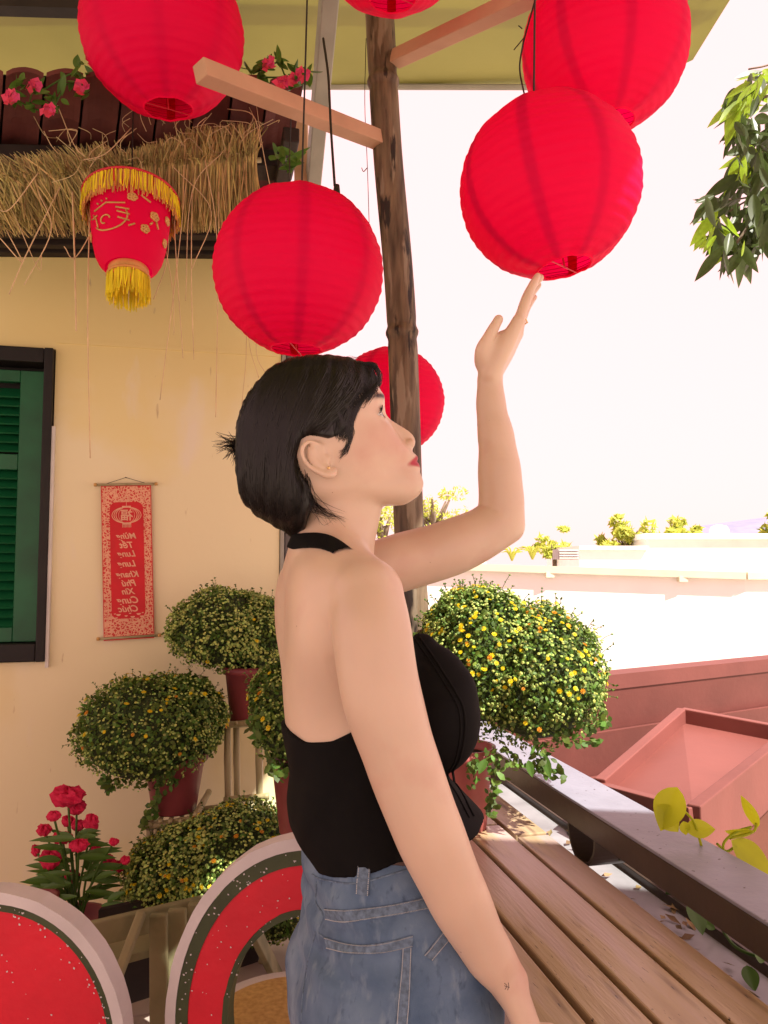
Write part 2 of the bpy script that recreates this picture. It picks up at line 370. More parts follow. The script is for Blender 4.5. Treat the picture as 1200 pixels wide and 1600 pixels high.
# ---- neighbour: red lap siding
SV = Vector((sin(radians(60)), cos(radians(60)), 0)); SN = Vector((cos(radians(60)), -sin(radians(60)), 0))
S0 = PZ(950, 1062, .88); S0 = P(950, 1064, 3.05)
sd_ = thing('siding_wall', 'wall of overlapping dusty red boards beyond the railing', 'wall', S0)
z = S0.z; bw = .165
b = MB(); b.box(S0+SV*1.9+SN*-.02+UZ*(.0), SV*2.6, SN*.05, UZ*.028); b.build('cap_board', M_red_side, sd_)
for q in range(13):
    zt = z-.03-q*bw
    b = MB(); c = S0+UZ*(zt-bw/2-S0.z)
    b.box(c+SV*1.9, SV*2.6, (SN*.010), UZ*(bw/2+.008)+SN*.016); b.build('lap_board', M_red_side, sd_)
b = MB(); b.box(S0+SV*1.9+SN*-.08+UZ*(-1.3), SV*2.6, SN*.04, UZ*1.28); b.build('backing', M_brown_wall, sd_)
# ---- red hood: a tilted tray with raised rims on a brown wall
T0, T1, T2, T3 = P(1066,1118,2.55), P(1235,1150,2.35), P(1085,1272,1.72), P(938,1232,2.0)
hd = thing('red_hood', 'tilted salmon red metal hood with raised rims beyond the railing', 'hood', (T2.x, T2.y, T2.z-.3))
b = MB(); dn = Vector((0,0,-.02)); b.add([T0+dn, T3+dn, T2+dn, T1+dn, T0+dn*2, T3+dn*2, T2+dn*2, T1+dn*2], [(0,1,2,3), (4,7,6,5), (0,3,7,4), (1,5,6,2), (2,6,7,3), (0,4,5,1)]); b.build('hood_panel', M_red_hood, hd)
for a, c, h in ((T0, T3, .05), (T0, T1, .05)):
    b = MB(); b.beam(a, c, .03, h); bevel(b.build('raised_rim', M_red_hood, hd), .003)
b = MB(); b.beam(T1+Vector((0,0,-.055)), T2+Vector((0,0,-.055)), .03, .15); bevel(b.build('side_fascia', M_red_side, hd), .003)
b = MB(); b.beam(T3+Vector((0,0,-.01)), T2+Vector((0,0,-.01)), .03, .05); bevel(b.build('raised_rim', M_red_hood, hd), .003)
q0 = P(1010,1300,2.1); q1 = P(1300,1180,3.0)
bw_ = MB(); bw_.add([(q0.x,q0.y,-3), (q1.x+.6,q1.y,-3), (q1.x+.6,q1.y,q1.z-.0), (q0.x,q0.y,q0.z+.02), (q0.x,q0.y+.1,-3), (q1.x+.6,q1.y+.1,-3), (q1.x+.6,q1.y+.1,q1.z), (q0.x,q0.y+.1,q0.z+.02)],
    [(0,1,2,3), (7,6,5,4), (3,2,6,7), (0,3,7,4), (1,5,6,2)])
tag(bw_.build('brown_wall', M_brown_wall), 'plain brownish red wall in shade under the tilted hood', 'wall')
# ---- white sunlit parapet building
wb = thing('white_building', 'bright white low building with a cream capped parapet', 'building', (3, 8, -3))
C0, C1 = P(735,881,9.6), P(1163,894,9.0)
nrm = (C1-C0).cross(UZ).normalized()
C2 = C1 + Vector((4.4, .25, -.01)) ; C00 = C0+(C0-C1)*.6
b = MB(); bk2 = Vector((3, 6, 0))
b.add([(C00.x,C00.y,-3), (C1.x,C1.y,-3), (C1.x,C1.y,C1.z-.08), (C00.x,C00.y,C00.z-.08), (C2.x,C2.y,-3), (C2.x,C2.y,C2.z-.08), (C2.x+2,C2.y+5,C2.z-.08), (C00.x+2,C00.y+5,C00.z-.08)],
      [(0,1,2,3), (1,4,5,2), (3,2,5,6,7)]); b.build('facade', M_white, wb)
b = MB(); b.beam(C00+UZ*-.04, C1+UZ*-.04, .16, .085); b.beam(C1+UZ*-.04, C2+UZ*-.04, .16, .0849); b.build('parapet_cap', M_cream, wb)
for t in (.30, .78):
    b = MB(); c = C0.lerp(C1, t); b.box(c+UZ*-.10, Vector((.05,0,0)), Vector((0,.08,0)), UZ*.035); b.build('bracket', M_cream, wb)
# things on the roofs: small far houses, vents, blue roof, trees
def far_house(x0, y0, x1, y1, Y, m, roofm, label, depth=4, windows=0):
    t = thing('distant_house', label, 'house', (P((x0+x1)/2, y1, Y).x, Y, -3), 'roofs beyond the white parapet')
    a, c = P(x0, y0, Y), P(x1, y1, Y); mx_, mz = (a.x+c.x)/2, a.z; hx = (c.x-a.x)/2
    b = MB(); b.box((mx_, Y+depth/2, (mz-3)/2-.02), (hx,0,0), (0,depth/2,0), (0,0,(mz+3)/2)); b.build('wall', m, t)
    b = MB(); r = .06*hx
    b.box((mx_, Y+depth/2, mz+.0), (hx*1.04,0,0), (0,depth/2+.2,0), (0,0,.05+.02*hx)); b.build('roof', roofm, t)
    for k in range(windows):
        xx = mx_-hx+2*hx*(k+.5)/windows
        b = MB(); b.box((xx, Y-.01, mz-.25*(a.z-c.z)-.1), (hx/windows*.5,0,0), (0,.03,0), (0,0,.2)); b.build('window', M_vent, t)
    return t
far_house(1010, 838, 1260, 900, 34, M_far, M_white, 'wide pale flat roofed house on the far right skyline', 8, 0)
far_house(700, 852, 760, 900, 40, M_far, M_white, 'small cream block just right of the raised elbow', 6, 0)
far_house(905, 856, 1010, 900, 30, M_white, M_far, 'low white block between the two far trees', 6, 0)
t = thing('roof_vent', 'grey slatted ventilation box on the distant white roof', 'vent', P(900, 872, 18))
a = P(872,858,18); c = P(905,874,18)
b = MB(); b.box(((a.x+c.x)/2, 18.3, (a.z+c.z)/2), ((c.x-a.x)/2,0,0), (0,.3,0), (0,0,(a.z-c.z)/2)); b.build('vent_body', M_vent, t)
for k in range(4):
    zz = c.z+(a.z-c.z)*(k+.5)/4; b = MB(); b.box(((a.x+c.x)/2, 17.98, zz), ((c.x-a.x)/2*.9,0,0), (0,.02,0), (0,0,.012)); b.build('slat', M_far, t)
t = thing('blue_roof_house', 'house with a slate blue sloping roof at the far right', 'house', P(1150, 850, 45))
a, c, d_, e_ = P(1088,846,44), P(1215,840,44), P(1215,806,50), P(1092,822,50)
b = MB(); b.add([a, c, d_, e_], [(0,1,2,3)]); b.add([p-UZ*.3 for p in (a, c, d_, e_)], [(3,2,1,0)]); b.add([a, c, c-UZ*.3, a-UZ*.3], [(0,3,2,1)]); b.build('roof', M_blue_roof, t)
b = MB(); b.box(((a.x+c.x)/2, 48, (a.z-3.4)/2), ((c.x-a.x)/2-.2,0,0), (0,3.5,0), (0,0,(a.z+2.6)/2)); b.build('wall', M_far, t)
wt = thing('water_tank', 'white round water tank in front of the blue roof', 'tank', P(1124, 846, 40))
p = P(1124,846,40); b = MB(); r = .48; b.lathe([(0,-.02), (r,0), (r,.62), (r*.8,.78), (.12,.86), (0,.87)], 20, p); b.build('tank_body', M_white, wt, True)
b = MB(); b.box(p+Vector((0,0,-.3)), (.5,0,0), (0,.5,0), (0,0,.28)); b.build('tank_base', M_far, wt)
# ---- trees
def leaf_blob(b, c, rx, ry, rz, n, s, seed=0, drop=0):
    rnd = random.Random(seed)
    cl = [(rnd.gauss(0,.45), rnd.gauss(0,.45), rnd.gauss(0,.45), rnd.uniform(.18,.42)) for _ in range(16)]
    for _ in range(n):
        q = rnd.choice(cl); d = Vector((rnd.gauss(0,1), rnd.gauss(0,1), rnd.gauss(0,1))).normalized()*q[3]*rnd.uniform(.6,1.05)
        p = c + Vector(((q[0]+d.x)*rx, (q[1]+d.y)*ry, (q[2]+d.z)*rz))
        u = Vector((rnd.gauss(0,1), rnd.gauss(0,1), rnd.gauss(0,1))).normalized(); v = u.orthogonal().normalized(); ss = s*rnd.uniform(.6,1.4)
        b.add([p-u*ss, p+v*ss*.4, p+u*ss, p-v*ss*.4], [(0,1,2,3)])
def tree(px, py, Y, wpx, hpx, label, seed, s=.11, n=900):
    p = P(px, py, Y); k = Y/1200
    t = thing('tree', label, 'tree', (p.x, Y, -3), 'trees beyond the rooftops')
    b = MB(); b.tube(spline([(p.x, Y, -3), (p.x+.1, Y, (p.z-3)/2), (p.x, Y, p.z)], 6), [.22*(1-i/13)+.05 for i in range(13)], 8); 
    for q in range(5): 
        a = q*1.3+seed; b.tube([(p.x, Y, p.z-hpx*k*.4), (p.x+cos(a)*wpx*k*.3, Y+sin(a)*wpx*k*.3, p.z+hpx*k*.2)], [.07,.02], 5)
    b.build('trunk', M_bark, t, True)
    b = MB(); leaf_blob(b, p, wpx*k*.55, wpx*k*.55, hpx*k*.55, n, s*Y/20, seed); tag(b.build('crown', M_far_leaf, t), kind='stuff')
tree(978, 842, 36, 62, 62, 'roundish light green tree on the skyline left of the blue roof', 3)
tree(1062, 838, 42, 62, 34, 'low wide tree touching the left end of the blue roof', 5)
tree(865, 858, 34, 60, 34, 'small sparse tree rising behind the grey roof vent', 8, n=450)
tree(676, 800, 16, 100, 90, 'sunlit yellow green tree just right of the bamboo pole', 12, s=.055, n=1100)
tree(598, 822, 15, 46, 70, 'yellow green tree glimpsed between neck and bamboo pole', 13, s=.055, n=700)
tree(1215, 826, 44, 44, 40, 'tree cut by the right edge beyond the blue roof', 15, n=400)
for i, (px, py) in enumerate(((800,868), (832,866))):
    t = thing('palm_plant', ('spiky palm plant nearest the raised elbow on the white roof', 'smaller spiky palm plant second from the raised elbow')[i], 'plant', P(px, py+8, 15), 'spiky plants on the white roof')
    for q in range(14):
        b = MB(); a = q*2.4; p = P(px, py+8, 15); l = .30*random.uniform(.7,1.1)
        b.tube(spline([p, p+Vector((cos(a)*l*.4, sin(a)*l*.4, l*.75)), p+Vector((cos(a)*l*.95, sin(a)*l*.95, l*.7))], 3), [.02,.022,.02,.018,.014,.008,.002], 4); b.build('frond', M_far_leaf, t)
# ================================================================== TABLE, RAIL
tb = thing('plank_table', 'long slatted wooden counter table along the railing', 'table', de(1.0, .6, 0))
blend_over(M_plank, (.17,.10,.065), noise_mask(5, .54, .70, (1,1,1), 6, 2)); blend_over(M_plank, (.02,.012,.01), noise_mask(60, .70, .73, (1,1,1), 2, 5))
blend_over(M_plank, (.50,.37,.33), noise_mask(2.2, .52, .66, (1,1,1), 4, 11))
PL = [(.690,.764), (.597,.680), (.513,.587), (.425,.502)]
def grain(m, ang):
    N = m.node_tree.nodes; L = m.node_tree.links
    for mp in [x for x in N if x.type == 'MAPPING']:
        pass
for i, (e0, e1) in enumerate(PL):
    cuts = [(-.9, 1.62 if i == 0 else 1.70), (1.625 if i == 0 else 1.705, 2.45)]
    for (a, c) in cuts:
        b = MB(); L_ = c-a; n = 10
        b.box((0,0,0), (0, L_/2-.0015, 0), ((e1-e0)/2, 0, 0), (0,0,.0125)); o = b.build('plank', M_plank, None)
        o.location = de((a+c)/2, (e0+e1)/2, .7375+random.uniform(-.0008,.0012)); o.rotation_euler = (random.uniform(-.002,.002)*.3, random.uniform(-.006,.006), TH)
        o.parent = tb; par_inv(o, tb); bevel(o, .003)
for mp in [x for x in M_plank.node_tree.nodes if x.type == 'MAPPING']: mp.inputs['Scale'].default_value = (6, .7, 2)
for e0 in (.50, .59, .684): bar(e0-.02, e0+.03, .700, .712, -.9, 2.45).build('gap_shade_strip', M_dark, tb)  # added dark strips below the gaps, standing in for the shade there
for d0 in (-.3, .9, 2.2):
    bar(.44, .75, .66, .699, d0, d0+.04).build('cross_rail', M_brown_steel, tb)
    for e0 in (.45, .71): bar(e0, e0+.035, 0, .659, d0+.001, d0+.037).build('leg', M_brown_steel, tb)
rl = thing('balcony_rail', 'dark steel box rail with a spotted grey top running past the table', 'railing', de(1, .86, 0))
def bars(par, name, m, *a, bv=.003): 
    o = bar(*a).build(name, m, par)
    if bv: bevel(o, bv)
    return o
bars(rl, 'top_plate', M_rail_top, .806, .932, .826, .832, -.8, 3.6, bv=.002)
bars(rl, 'top_beam', M_brown_steel, .808, .930, .772, .8255, -.8, 3.6)
bars(rl, 'lower_channel', M_brown_steel, .958, .972, .60, .662, -.8, 3.6, bv=.002)
bars(rl, 'channel_lip', M_gutter, .974, 1.01, .650, .655, -.8, 3.6, bv=.001)
for d0 in (-.35, 2.6, 3.5): bars(rl, 'post', M_brown_steel, .85, .90, -.02, .7715, d0, d0+.05)
# curved cradle bracket under the beam
b = MB(); c = PZ(938, 1290, .772); cd, ce = c.dot(D), .862; n = 18; R_ = .062; vs = []
for i in range(n+1):
    a = pi+pi*i/n
    for (r, e_) in ((R_, ce-.05), (R_, ce+.05), (R_-.006, ce+.05), (R_-.006, ce-.05)): vs.append(de(cd-.02+r*cos(a), e_, .7715+r*sin(a)*1.15))
fs = [(i*4+k, i*4+(k+1)%4, (i+1)*4+(k+1)%4, (i+1)*4+k) for i in range(n) for k in range(4)] + [(3,2,1,0), (n*4, n*4+1, n*4+2, n*4+3)]
b.add(vs, fs); b.build('cradle_bracket', M_brown_steel, rl)
gt = thing('gutter', 'grey sheet metal gutter lying between table and railing', 'gutter', de(1, .86, .6))
bars(gt, 'gutter_bed', M_gutter, .768, .952, .640, .646, -.8, 2.35, bv=.001)
bars(gt, 'gutter_lip', M_gutter, .766, .7675, .6465, .69, -.8, 2.35, bv=0)
b = MB(); rnd = random.Random(4)
for _ in range(110):
    d0, e0 = rnd.uniform(.8, 1.9), rnd.choice((rnd.uniform(.85,.95), rnd.uniform(.975,1.0))); z0 = .648 if e0 < .955 else .657
    if rnd.random() < .5 and d0 > 1.5: continue
    p = de(d0, e0, z0+rnd.uniform(0,.008)); a = rnd.uniform(0, 6.28); u = Vector((cos(a), sin(a), rnd.uniform(-.2,.3)))*rnd.uniform(.006,.022); v = Vector((-sin(a), cos(a), rnd.uniform(-.3,.3)))*.006
    b.add([p-u, p+v, p+u, p-v+UZ*.003], [(0,1,2,3)])
tag(b.build('leaf_litter', M_dead), 'dry leaf litter lying in the gutter', kind='stuff')
# ---- pothos leaves
def heart_leaf(name, base, tip, nrm, wd, m, par, fold=.25, curl=.0):
    base, tip = Vector(base), Vector(tip); ax = tip-base; L = ax.length; ax.normalize(); nrm = Vector(nrm); nrm = (nrm-ax*nrm.dot(ax)).normalized(); sd2 = ax.cross(nrm)
    n, mm = 9, 5; vs = []
    for i in range(n+1):
        t = i/n; w_ = wd*(math.sin(pi*min(1, t*.92+.10))**.75)*(1-.35*t) if t < 1 else 0
        for j in range(-mm+2, mm-1):
            u = j/(mm-2); vs.append(base+ax*(t*L - (.10*L*(1-abs(u)) if i == 0 else 0)) + sd2*(w_*u) + nrm*(abs(u)*w_*fold + curl*L*(t*t) ))
    c = 2*(mm-2)+1
    fs = [(i*c+j, i*c+j+1, (i+1)*c+j+1, (i+1)*c+j) for i in range(n) for j in range(c-1)]
    b = MB(); b.add(vs, fs); return b.build(name, m, par, True)
pt = thing('pothos_vine', 'bright yellow green pothos vine climbing beyond the rail', 'plant', de(1.15, 1.0, .66))
def px3(px, py, Y=1.45): return P(px, py, Y)
for (bx, by, tx, ty, wd, nr, cu) in ((1056,1236,1034,1298,.034,(-.5,-.8,.3),.12), (1030,1262,1060,1300,.026,(0,-1,.3),0), (1074,1295,1118,1296,.020,(.1,-.8,.5),0), (1068,1285,1072,1305,.012,(0,-1,0),0),
        (1182,1288,1166,1236,.016,(-.8,-.5,0),.3), (1174,1300,1132,1298,.020,(0,-.7,-.7),0), (1148,1318,1204,1368,.030,(-.2,-.8,.7),.1)):
    heart_leaf('leaf', px3(bx, by), px3(tx, ty), nr, wd, M_pothos, pt, .2, cu)
b = MB()
for pts in (((1057,1258), (1080,1278), (1090,1300), (1100,1340)), ((1174,1292), (1150,1300), (1130,1320), (1140,1350)), ((1120,1318), (1135,1330), (1150,1322)), ((1182,1286), (1176,1300), (1140,1310))):
    b.tube(spline([px3(*q) for q in pts], 5), .0025, 6)
b.build('stem', M_pothos, pt, True)
pv = thing('shaded_vine', 'dark green vine leaves hanging in the gutter below the rail', 'plant', de(1.2, .94, .66))
def gz(px, py, z): return PZ(px, py, z)
for (bx, by, tx, ty, wd, z0) in ((1083,1410,1098,1462,.020,.70), (1046,1384,1066,1402,.014,.68), (1100,1440,1118,1452,.010,.68), (1168,1512,1180,1550,.016,.665), (955,1318,968,1345,.018,.74), (1180,1490,1196,1500,.012,.69)):
    heart_leaf('leaf', gz(bx, by, z0), gz(tx, ty, z0-.02), (-.2,-.8,.5), wd, M_leaf_green, pv, .2)
b = MB()
for pts in (((1100,1430), (1120,1440), (1150,1480), (1200,1500)), ((1040,1395), (1070,1400), (1085,1412))): b.tube(spline([gz(x, y, .672) for x, y in pts], 5), .003, 5)
b.build('stem', M_leaf_green, pv, True)
# ================================================================== LANTERNS
def lantern_parts(t, c, R, tilt, seed, nseam=8, hole=.30, squash=.985, rot=0):
    rnd = random.Random(seed); n, m = 96, 84
    a0 = math.asin(hole); vs = []; rot0 = rot
    Mx = Matrix.Rotation(tilt[0], 3, 'X') @ Matrix.Rotation(tilt[1], 3, 'Y')
    NR = 21
    def srf(th, ph, dr=0):
        k = (th-a0)/(pi-2*a0)*NR; sag = 1-.010*abs(sin(pi*k))**.7 + .009*mnoise.noise(Vector((cos(ph)*3, sin(ph)*3, th*4+seed)))+.005*mnoise.noise(Vector((cos(ph)*11, sin(ph)*11, th*16+seed)))
        crown = 1 + .006*cos(ph*nseam)
        r = R*sag*crown+dr
        return Vector(c) + Mx @ Vector((r*sin(th)*cos(ph+rot0), r*sin(th)*sin(ph+rot0), -r*squash*cos(th)))
    b = MB()
    for i in range(m+1):
        th = a0+(pi-2*a0)*i/m
        for k in range(n): vs.append(srf(th, 2*pi*k/n))
    b.add(vs, [(i*n+k, i*n+(k+1)%n, (i+1)*n+(k+1)%n, (i+1)*n+k) for i in range(m) for k in range(n)])
    b.build('cloth_shade', M_red_cloth, t, True)
    for s in range(nseam):                       # doubled cloth where the panels overlap
        b = MB(); p0 = 2*pi*s/nseam; hw_ = .062; vs = []
        for i in range(43):
            th = a0+(pi-2*a0)*i/42
            for q in (-1, -.33, .33, 1): vs.append(srf(th, p0+q*hw_*min(1.6, 1/max(.35, sin(th))**.6), -.0022))
        b.add(vs, [(i*4+q, i*4+q+1, (i+1)*4+q+1, (i+1)*4+q) for i in range(42) for q in range(3)]); b.build('panel_seam', M_red_seam, t, True)
    b = MB(); sp = []; steps = NR*36
    for i in range(steps+1):
        th = a0+(pi-2*a0)*i/steps; sp.append(srf(th, 2*pi*i/36, -.0035))
    b.tube(sp, .0006, 3)
    b.build('wire_spiral', M_red_seam, t)
    for th in (a0, pi-a0):
        b = MB(); ring = [srf(th, 2*pi*k/40, -.001) for k in range(41)]; b.tube(ring, .0022, 6, cap=False); b.build('end_ring', M_red_cloth, t, True)
    b = MB(); top = srf(pi-a0, 0); b.tube([srf(pi-a0, 0), srf(pi-a0, pi)], .0015, 5); b.tube([srf(a0, .5), srf(a0, pi+.5)], .0012, 5)
    b.tube([(srf(pi-a0, 0)+srf(pi-a0, pi))/2, (srf(a0, 0)+srf(a0, pi))/2], .0018, 5); b.build('wire_stretcher', M_ring, t)
    return (srf(pi-a0, 0)+srf(pi-a0, pi))/2
LG = 'round red cloth lanterns hung under the canopy'
def lantern(px, py, rpx, Y, label, tilt, seed, cord=True, cordto=None, rot=0):
    c = P(px, py, Y); d = math.hypot((px-600)/1200, (py-880)/1200); R = rpx*Y/1200
    t = thing('red_lantern', label, 'lantern', c-UZ*R, LG)
    top = lantern_parts(t, c, R, tilt, seed, rot=rot)
    if cord:
        q = cordto if cordto is not None else Vector((top.x, top.y, 3.28)); mid = (top+q)/2+Vector((.01,0,0))
        b = MB(); b.tube(spline([top, mid, q], 6), .002, 5); b.build('cord', M_wire, t)
    return t, c, R
lantern(255, 52, 130, 1.75, 'large red lantern at top left touching the end of the batten', (.10,-.06), 1, rot=.2)
t3, c3, R3 = lantern(467, 424, 135, 1.48, 'large red lantern hanging directly above the woman\'s head', (.02,.03), 2, rot=.95)
lantern(858, 294, 144, 1.36, 'tilted red lantern resting on the woman\'s raised fingertips', (-.05,-.16), 3, rot=.35)
lantern(944, 76, 133, 1.52, 'upper right red lantern partly behind the one being touched', (.0,-.05), 4, rot=.8)
lantern(610, 627, 86, 2.33, 'small looking red lantern half hidden behind the bamboo pole', (0,0), 5, rot=.3)
lantern(613, -120, 134, 1.55, 'red lantern above the pole of which only the bottom shows', (0,0), 6)
# light bulb cord with socket beside lantern
cb = thing('lamp_cord', 'black electric cord with a small socket left of the pole', 'cable', P(515, 110, 1.75))
b = MB(); b.tube(spline([P(505,60,1.75), P(513,120,1.72), P(517,200,1.68), P(523,290,1.60)], 6), .003, 6); b.build('cord', M_wire, cb)
b = MB(); p = P(526,312,1.585); b.lathe([(0,.035), (.006,.032), (.008,.012), (.014,-.006), (.013,-.02), (0,-.022)], 14, p); b.build('socket', M_wire, cb, True)
b = MB(); b.tube(spline([P(572,60,2.0), P(570,160,2.0), P(574,260,2.0), P(578,390,2.0)], 5), .0013, 4); b.tube(spline([P(574,262,2.0), P(568,268,2.0), P(565,262,2.0)], 4), .0013, 4)
tag(b.build('thin_wire', M_wire), 'thin kinked wire dangling left of the bamboo pole', 'wire')
b = MB(); b.tube(spline([P(835,4,1.45), P(822,50,1.45), P(816,75,1.45), P(812,110,1.48), P(822,160,1.45)], 5), .0018, 5); b.tube([P(818,60,1.45), P(803,78,1.45)], .0012, 4); b.tube([P(816,45,1.45), P(810,40,1.45)], .0012, 4)
tag(b.build('twisted_wire', M_wire), 'twisted dark wire hanging from the right hand batten', 'wire')
b = MB(); b.tube(spline([P(455,178,1.72), P(453,230,1.72), P(452,280,1.6)], 5), .0015, 5); tag(b.build('tie_wire', M_wire), 'thin tie wire from the left batten to the lantern below', 'wire')
# ---- ornate small lantern
c = P(203, 374, 1.92); ol = thing('tasselled_lantern', 'small bell shaped red and gold lantern with yellow tassel fringes', 'lantern', c-UZ*.16)
k = 1.92/1200
Mt = Matrix.Rotation(-.22, 3, 'X') @ Matrix.Rotation(-.06, 3, 'Y')     # hangs a little askew
def OLp(r, z, a): return c + Mt @ Vector((r*cos(a), r*sin(a), z*.84+.012))
def ol_r(z):     # body radius as a function of height, -95px..+60px
    pts = [(-78*k, 36*k), (-70*k, 44*k), (-50*k, 52*k), (-20*k, 57*k), (20*k, 61*k), (78*k, 63*k)]
    for (z0, r0), (z1, r1) in zip(pts, pts[1:]):
        if z <= z1: return r0+(r1-r0)*max(0, (z-z0)/(z1-z0))
    return pts[-1][1]
def ol_sheet(name, m, z0, z1, fn, n=48, mm=12, noise=0):
    b = MB(); vs = []
    for i in range(mm+1):
        for q in range(n): z = z0+(z1-z0)*i/mm; vs.append(OLp(fn(z), z, 2*pi*q/n))
    b.add(vs, [(i*n+q, i*n+(q+1)%n, (i+1)*n+(q+1)%n, (i+1)*n+q) for i in range(mm) for q in range(n)]); return b.build(name, m, ol, True)
ol_sheet('cloth_body', M_red_cloth, -78*k, 78*k, ol_r)
ol_sheet('bottom_band', M_gold, -90*k, -76*k, lambda z: 31*k)
for z_, r_, nm in ((80*k, 75*k, 'top_rim'), (-92*k, 32*k, 'bottom_rim')):
    b = MB(); b.tube([OLp(r_, z_, 2*pi*q/48) for q in range(49)], .0035, 6, cap=False); b.build(nm, M_fringe_o if nm != 'top_rim' else M_ring, ol, True)
b = MB(); b.lathe([(0,0), (75*k,0)], 48); b.v = [tuple(OLp(math.hypot(v[0], v[1]), 81*k, atan2(v[1], v[0]))) for v in b.v]; b.build('top_cover', M_ring, ol)
def fringe(name, r0, z0, ln, n, m, spread=0, seed=1):
    rnd = random.Random(seed); b = MB()
    for q in range(n):
        a = 2*pi*q/n+rnd.uniform(-.02,.02); l = ln*.82*rnd.uniform(.82,1.1); rr = r0+rnd.uniform(-.002,.002)
        p0 = OLp(rr, z0, a); d0 = Vector((cos(a)*spread, sin(a)*spread, -1)).normalized()
        p1 = p0 + d0*l*.5+Vector((rnd.uniform(-.002,.002),)*3); p2 = p0+d0*l+Vector((rnd.uniform(-.004,.004), rnd.uniform(-.004,.004), 0))
        b.tube([p0, p1, p2], [.0014,.0016,.0012], 3)
    return tag(b.build(name, m, ol), kind='stuff')
fringe('top_fringe', 73*k, 79*k, 42*k, 300, M_fringe_o, .02, 1); fringe('top_fringe', 74.5*k, 79*k, 36*k, 170, M_fringe, .03, 2)
fringe('bottom_tassel', 31*k, -92*k, 44*k, 130, M_fringe, .02, 3); fringe('bottom_tassel', 24*k, -92*k, 46*k, 90, M_fringe, .02, 4)
def ol_wrap(pts2, name, m=M_gold, wd=.0022, lift=.0022):      # strokes: (angle from the camera side, z) polylines
    b = MB()
    for st in pts2:
        b.tube([OLp(ol_r(z*k)+lift, z*k, -pi/2+a) for a, z in st], wd, 5)
    return b.build(name, m, ol, True)
ar = lambda ca, cz, ra, rz, a0, a1, n=10: [(ca+ra*cos(a0+(a1-a0)*i/n), cz+rz*sin(a0+(a1-a0)*i/n)) for i in range(n+1)]
ol_wrap([ar(-.25,-8,.50,26,-2.6,.4), [(-.72,14),(-.3,20),(.18,16)], [(-.78,8),(-.66,-6),(-.62,-22)], [(-.85,2),(-.62,2)], [(-.05,8),(.28,4)], [(-.02,0),(.30,-6)], [(.0,-12),(.30,-18)], ar(-.35,-12,.14,8,0,4.6), [(.28,-28),(.44,-22)], [(-.6,26),(-.55,23)], [(-.45,28),(-.42,25)], [(-.3,29),(-.28,26)]], 'gold_emblem')
def blossom(ca, cz, s): return [ar(ca+.05*s*cos(q*1.2566), cz+3.4*s*sin(q*1.2566), .045*s, 2.6*s, 0, 6.28, 8) for q in range(5)]
ol_wrap(blossom(.95, 6, 1.3)+blossom(.72,-26,1.2)+blossom(.35,30,1.2)+blossom(1.45,20,1.2)+blossom(1.5,-26,1.2)+blossom(-1.2,-20,1.2)+[[(.55,38),(.8,30)], [(1.02,-2),(1.1,-14)], [(.9,-8),(.84,-14)]], 'gold_blossom', wd=.0026)
b = MB(); b.tube([OLp(0, 82*k, 0), c+UZ*.6], .0018, 5); b.build('cord', M_wire, ol)
b = MB(); b.tube([OLp(74*k, 79*k, -pi/2-.05), OLp(75*k, 52*k, -pi/2-.03)], .002, 5); b.tube([OLp(76*k, 50*k, -pi/2), OLp(76*k, 22*k, -pi/2)], .0012, 4); b.build('loose_thread', M_ring, ol)
# ================================================================== THATCH
th = thing('thatch_fringe', 'ragged fringe of dry straw tied to a thin pole below the eave', 'thatch', PW(200, 270, 2.12))
TC = 2.12
b = MB(); b.tube(spline([PW(-150,292,TC), PW(0,285,TC), PW(170,268,TC), PW(290,258,TC), PW(408,250,TC)], 6), .0075, 8); b.build('tie_pole', M_bam_green, th, True)
b = MB(); b.tube([PW(-150,345,TC+.05), PW(395,333,TC+.05)], .006, 8); b.build('tie_pole', M_bam_green, th, True)
rnd = random.Random(11); b = MB(); b2 = MB(); cnt = 0
for i in range(3600):
    right = rnd.random() < .56
    if right:
        x = rnd.uniform(195, 400); yb = 268-(x-170)*.075; y0 = yb - rnd.uniform(10, 62)*(.5+.5*min(1, (x-190)/120)) ; y1 = rnd.uniform(318, 365) ; x0 = x+rnd.gauss(0,5)+ (rnd.gauss(0,10) if y0 < yb-40 else 0); x1 = x+rnd.gauss(0,7)
    else:
        x = rnd.uniform(-120, 196); yb = 288-.1*x; sl = rnd.gauss(.55,.35)*(1-.5*x/196); y0 = yb-rnd.uniform(5,50)*(1 if x > 120 else .9); y1 = rnd.uniform(325,372); x0 = x-(yb-y0)*sl*1.4; x1 = x+(y1-yb)*sl*.8
    dc = rnd.uniform(-.05,.05)
    p0, pm, p1 = PW(x0, y0, TC+dc+rnd.gauss(0,.02)), PW(x, yb, TC+dc*.5), PW(x1, y1, TC+dc+rnd.gauss(0,.03))
    b.tube(spline([p0, pm, p1], 2), [.0008,.0018,.002,.0016,.0008] if i % 3 else [.001,.0025,.0028,.002,.001], 3)
tag(b.build('straw', M_straw, th), kind='stuff')
b2 = MB()
for i in range(45):
    x = rnd.uniform(60, 425); y = rnd.uniform(190, 250) if x > 190 else rnd.uniform(215,270); a = rnd.gauss(-pi/2,.9); l = rnd.uniform(20, 55)
    b2.tube(spline([PW(x, y, TC-.05), PW(x+cos(a)*l*.5, y+sin(a)*l*.5, TC-.08), PW(x+cos(a+rnd.gauss(0,.7))*l, y+sin(a+rnd.gauss(0,.7))*l, TC-.07)], 4), .0010, 3)
tag(b2.build('loose_straw', M_straw_pale, th), kind='stuff')
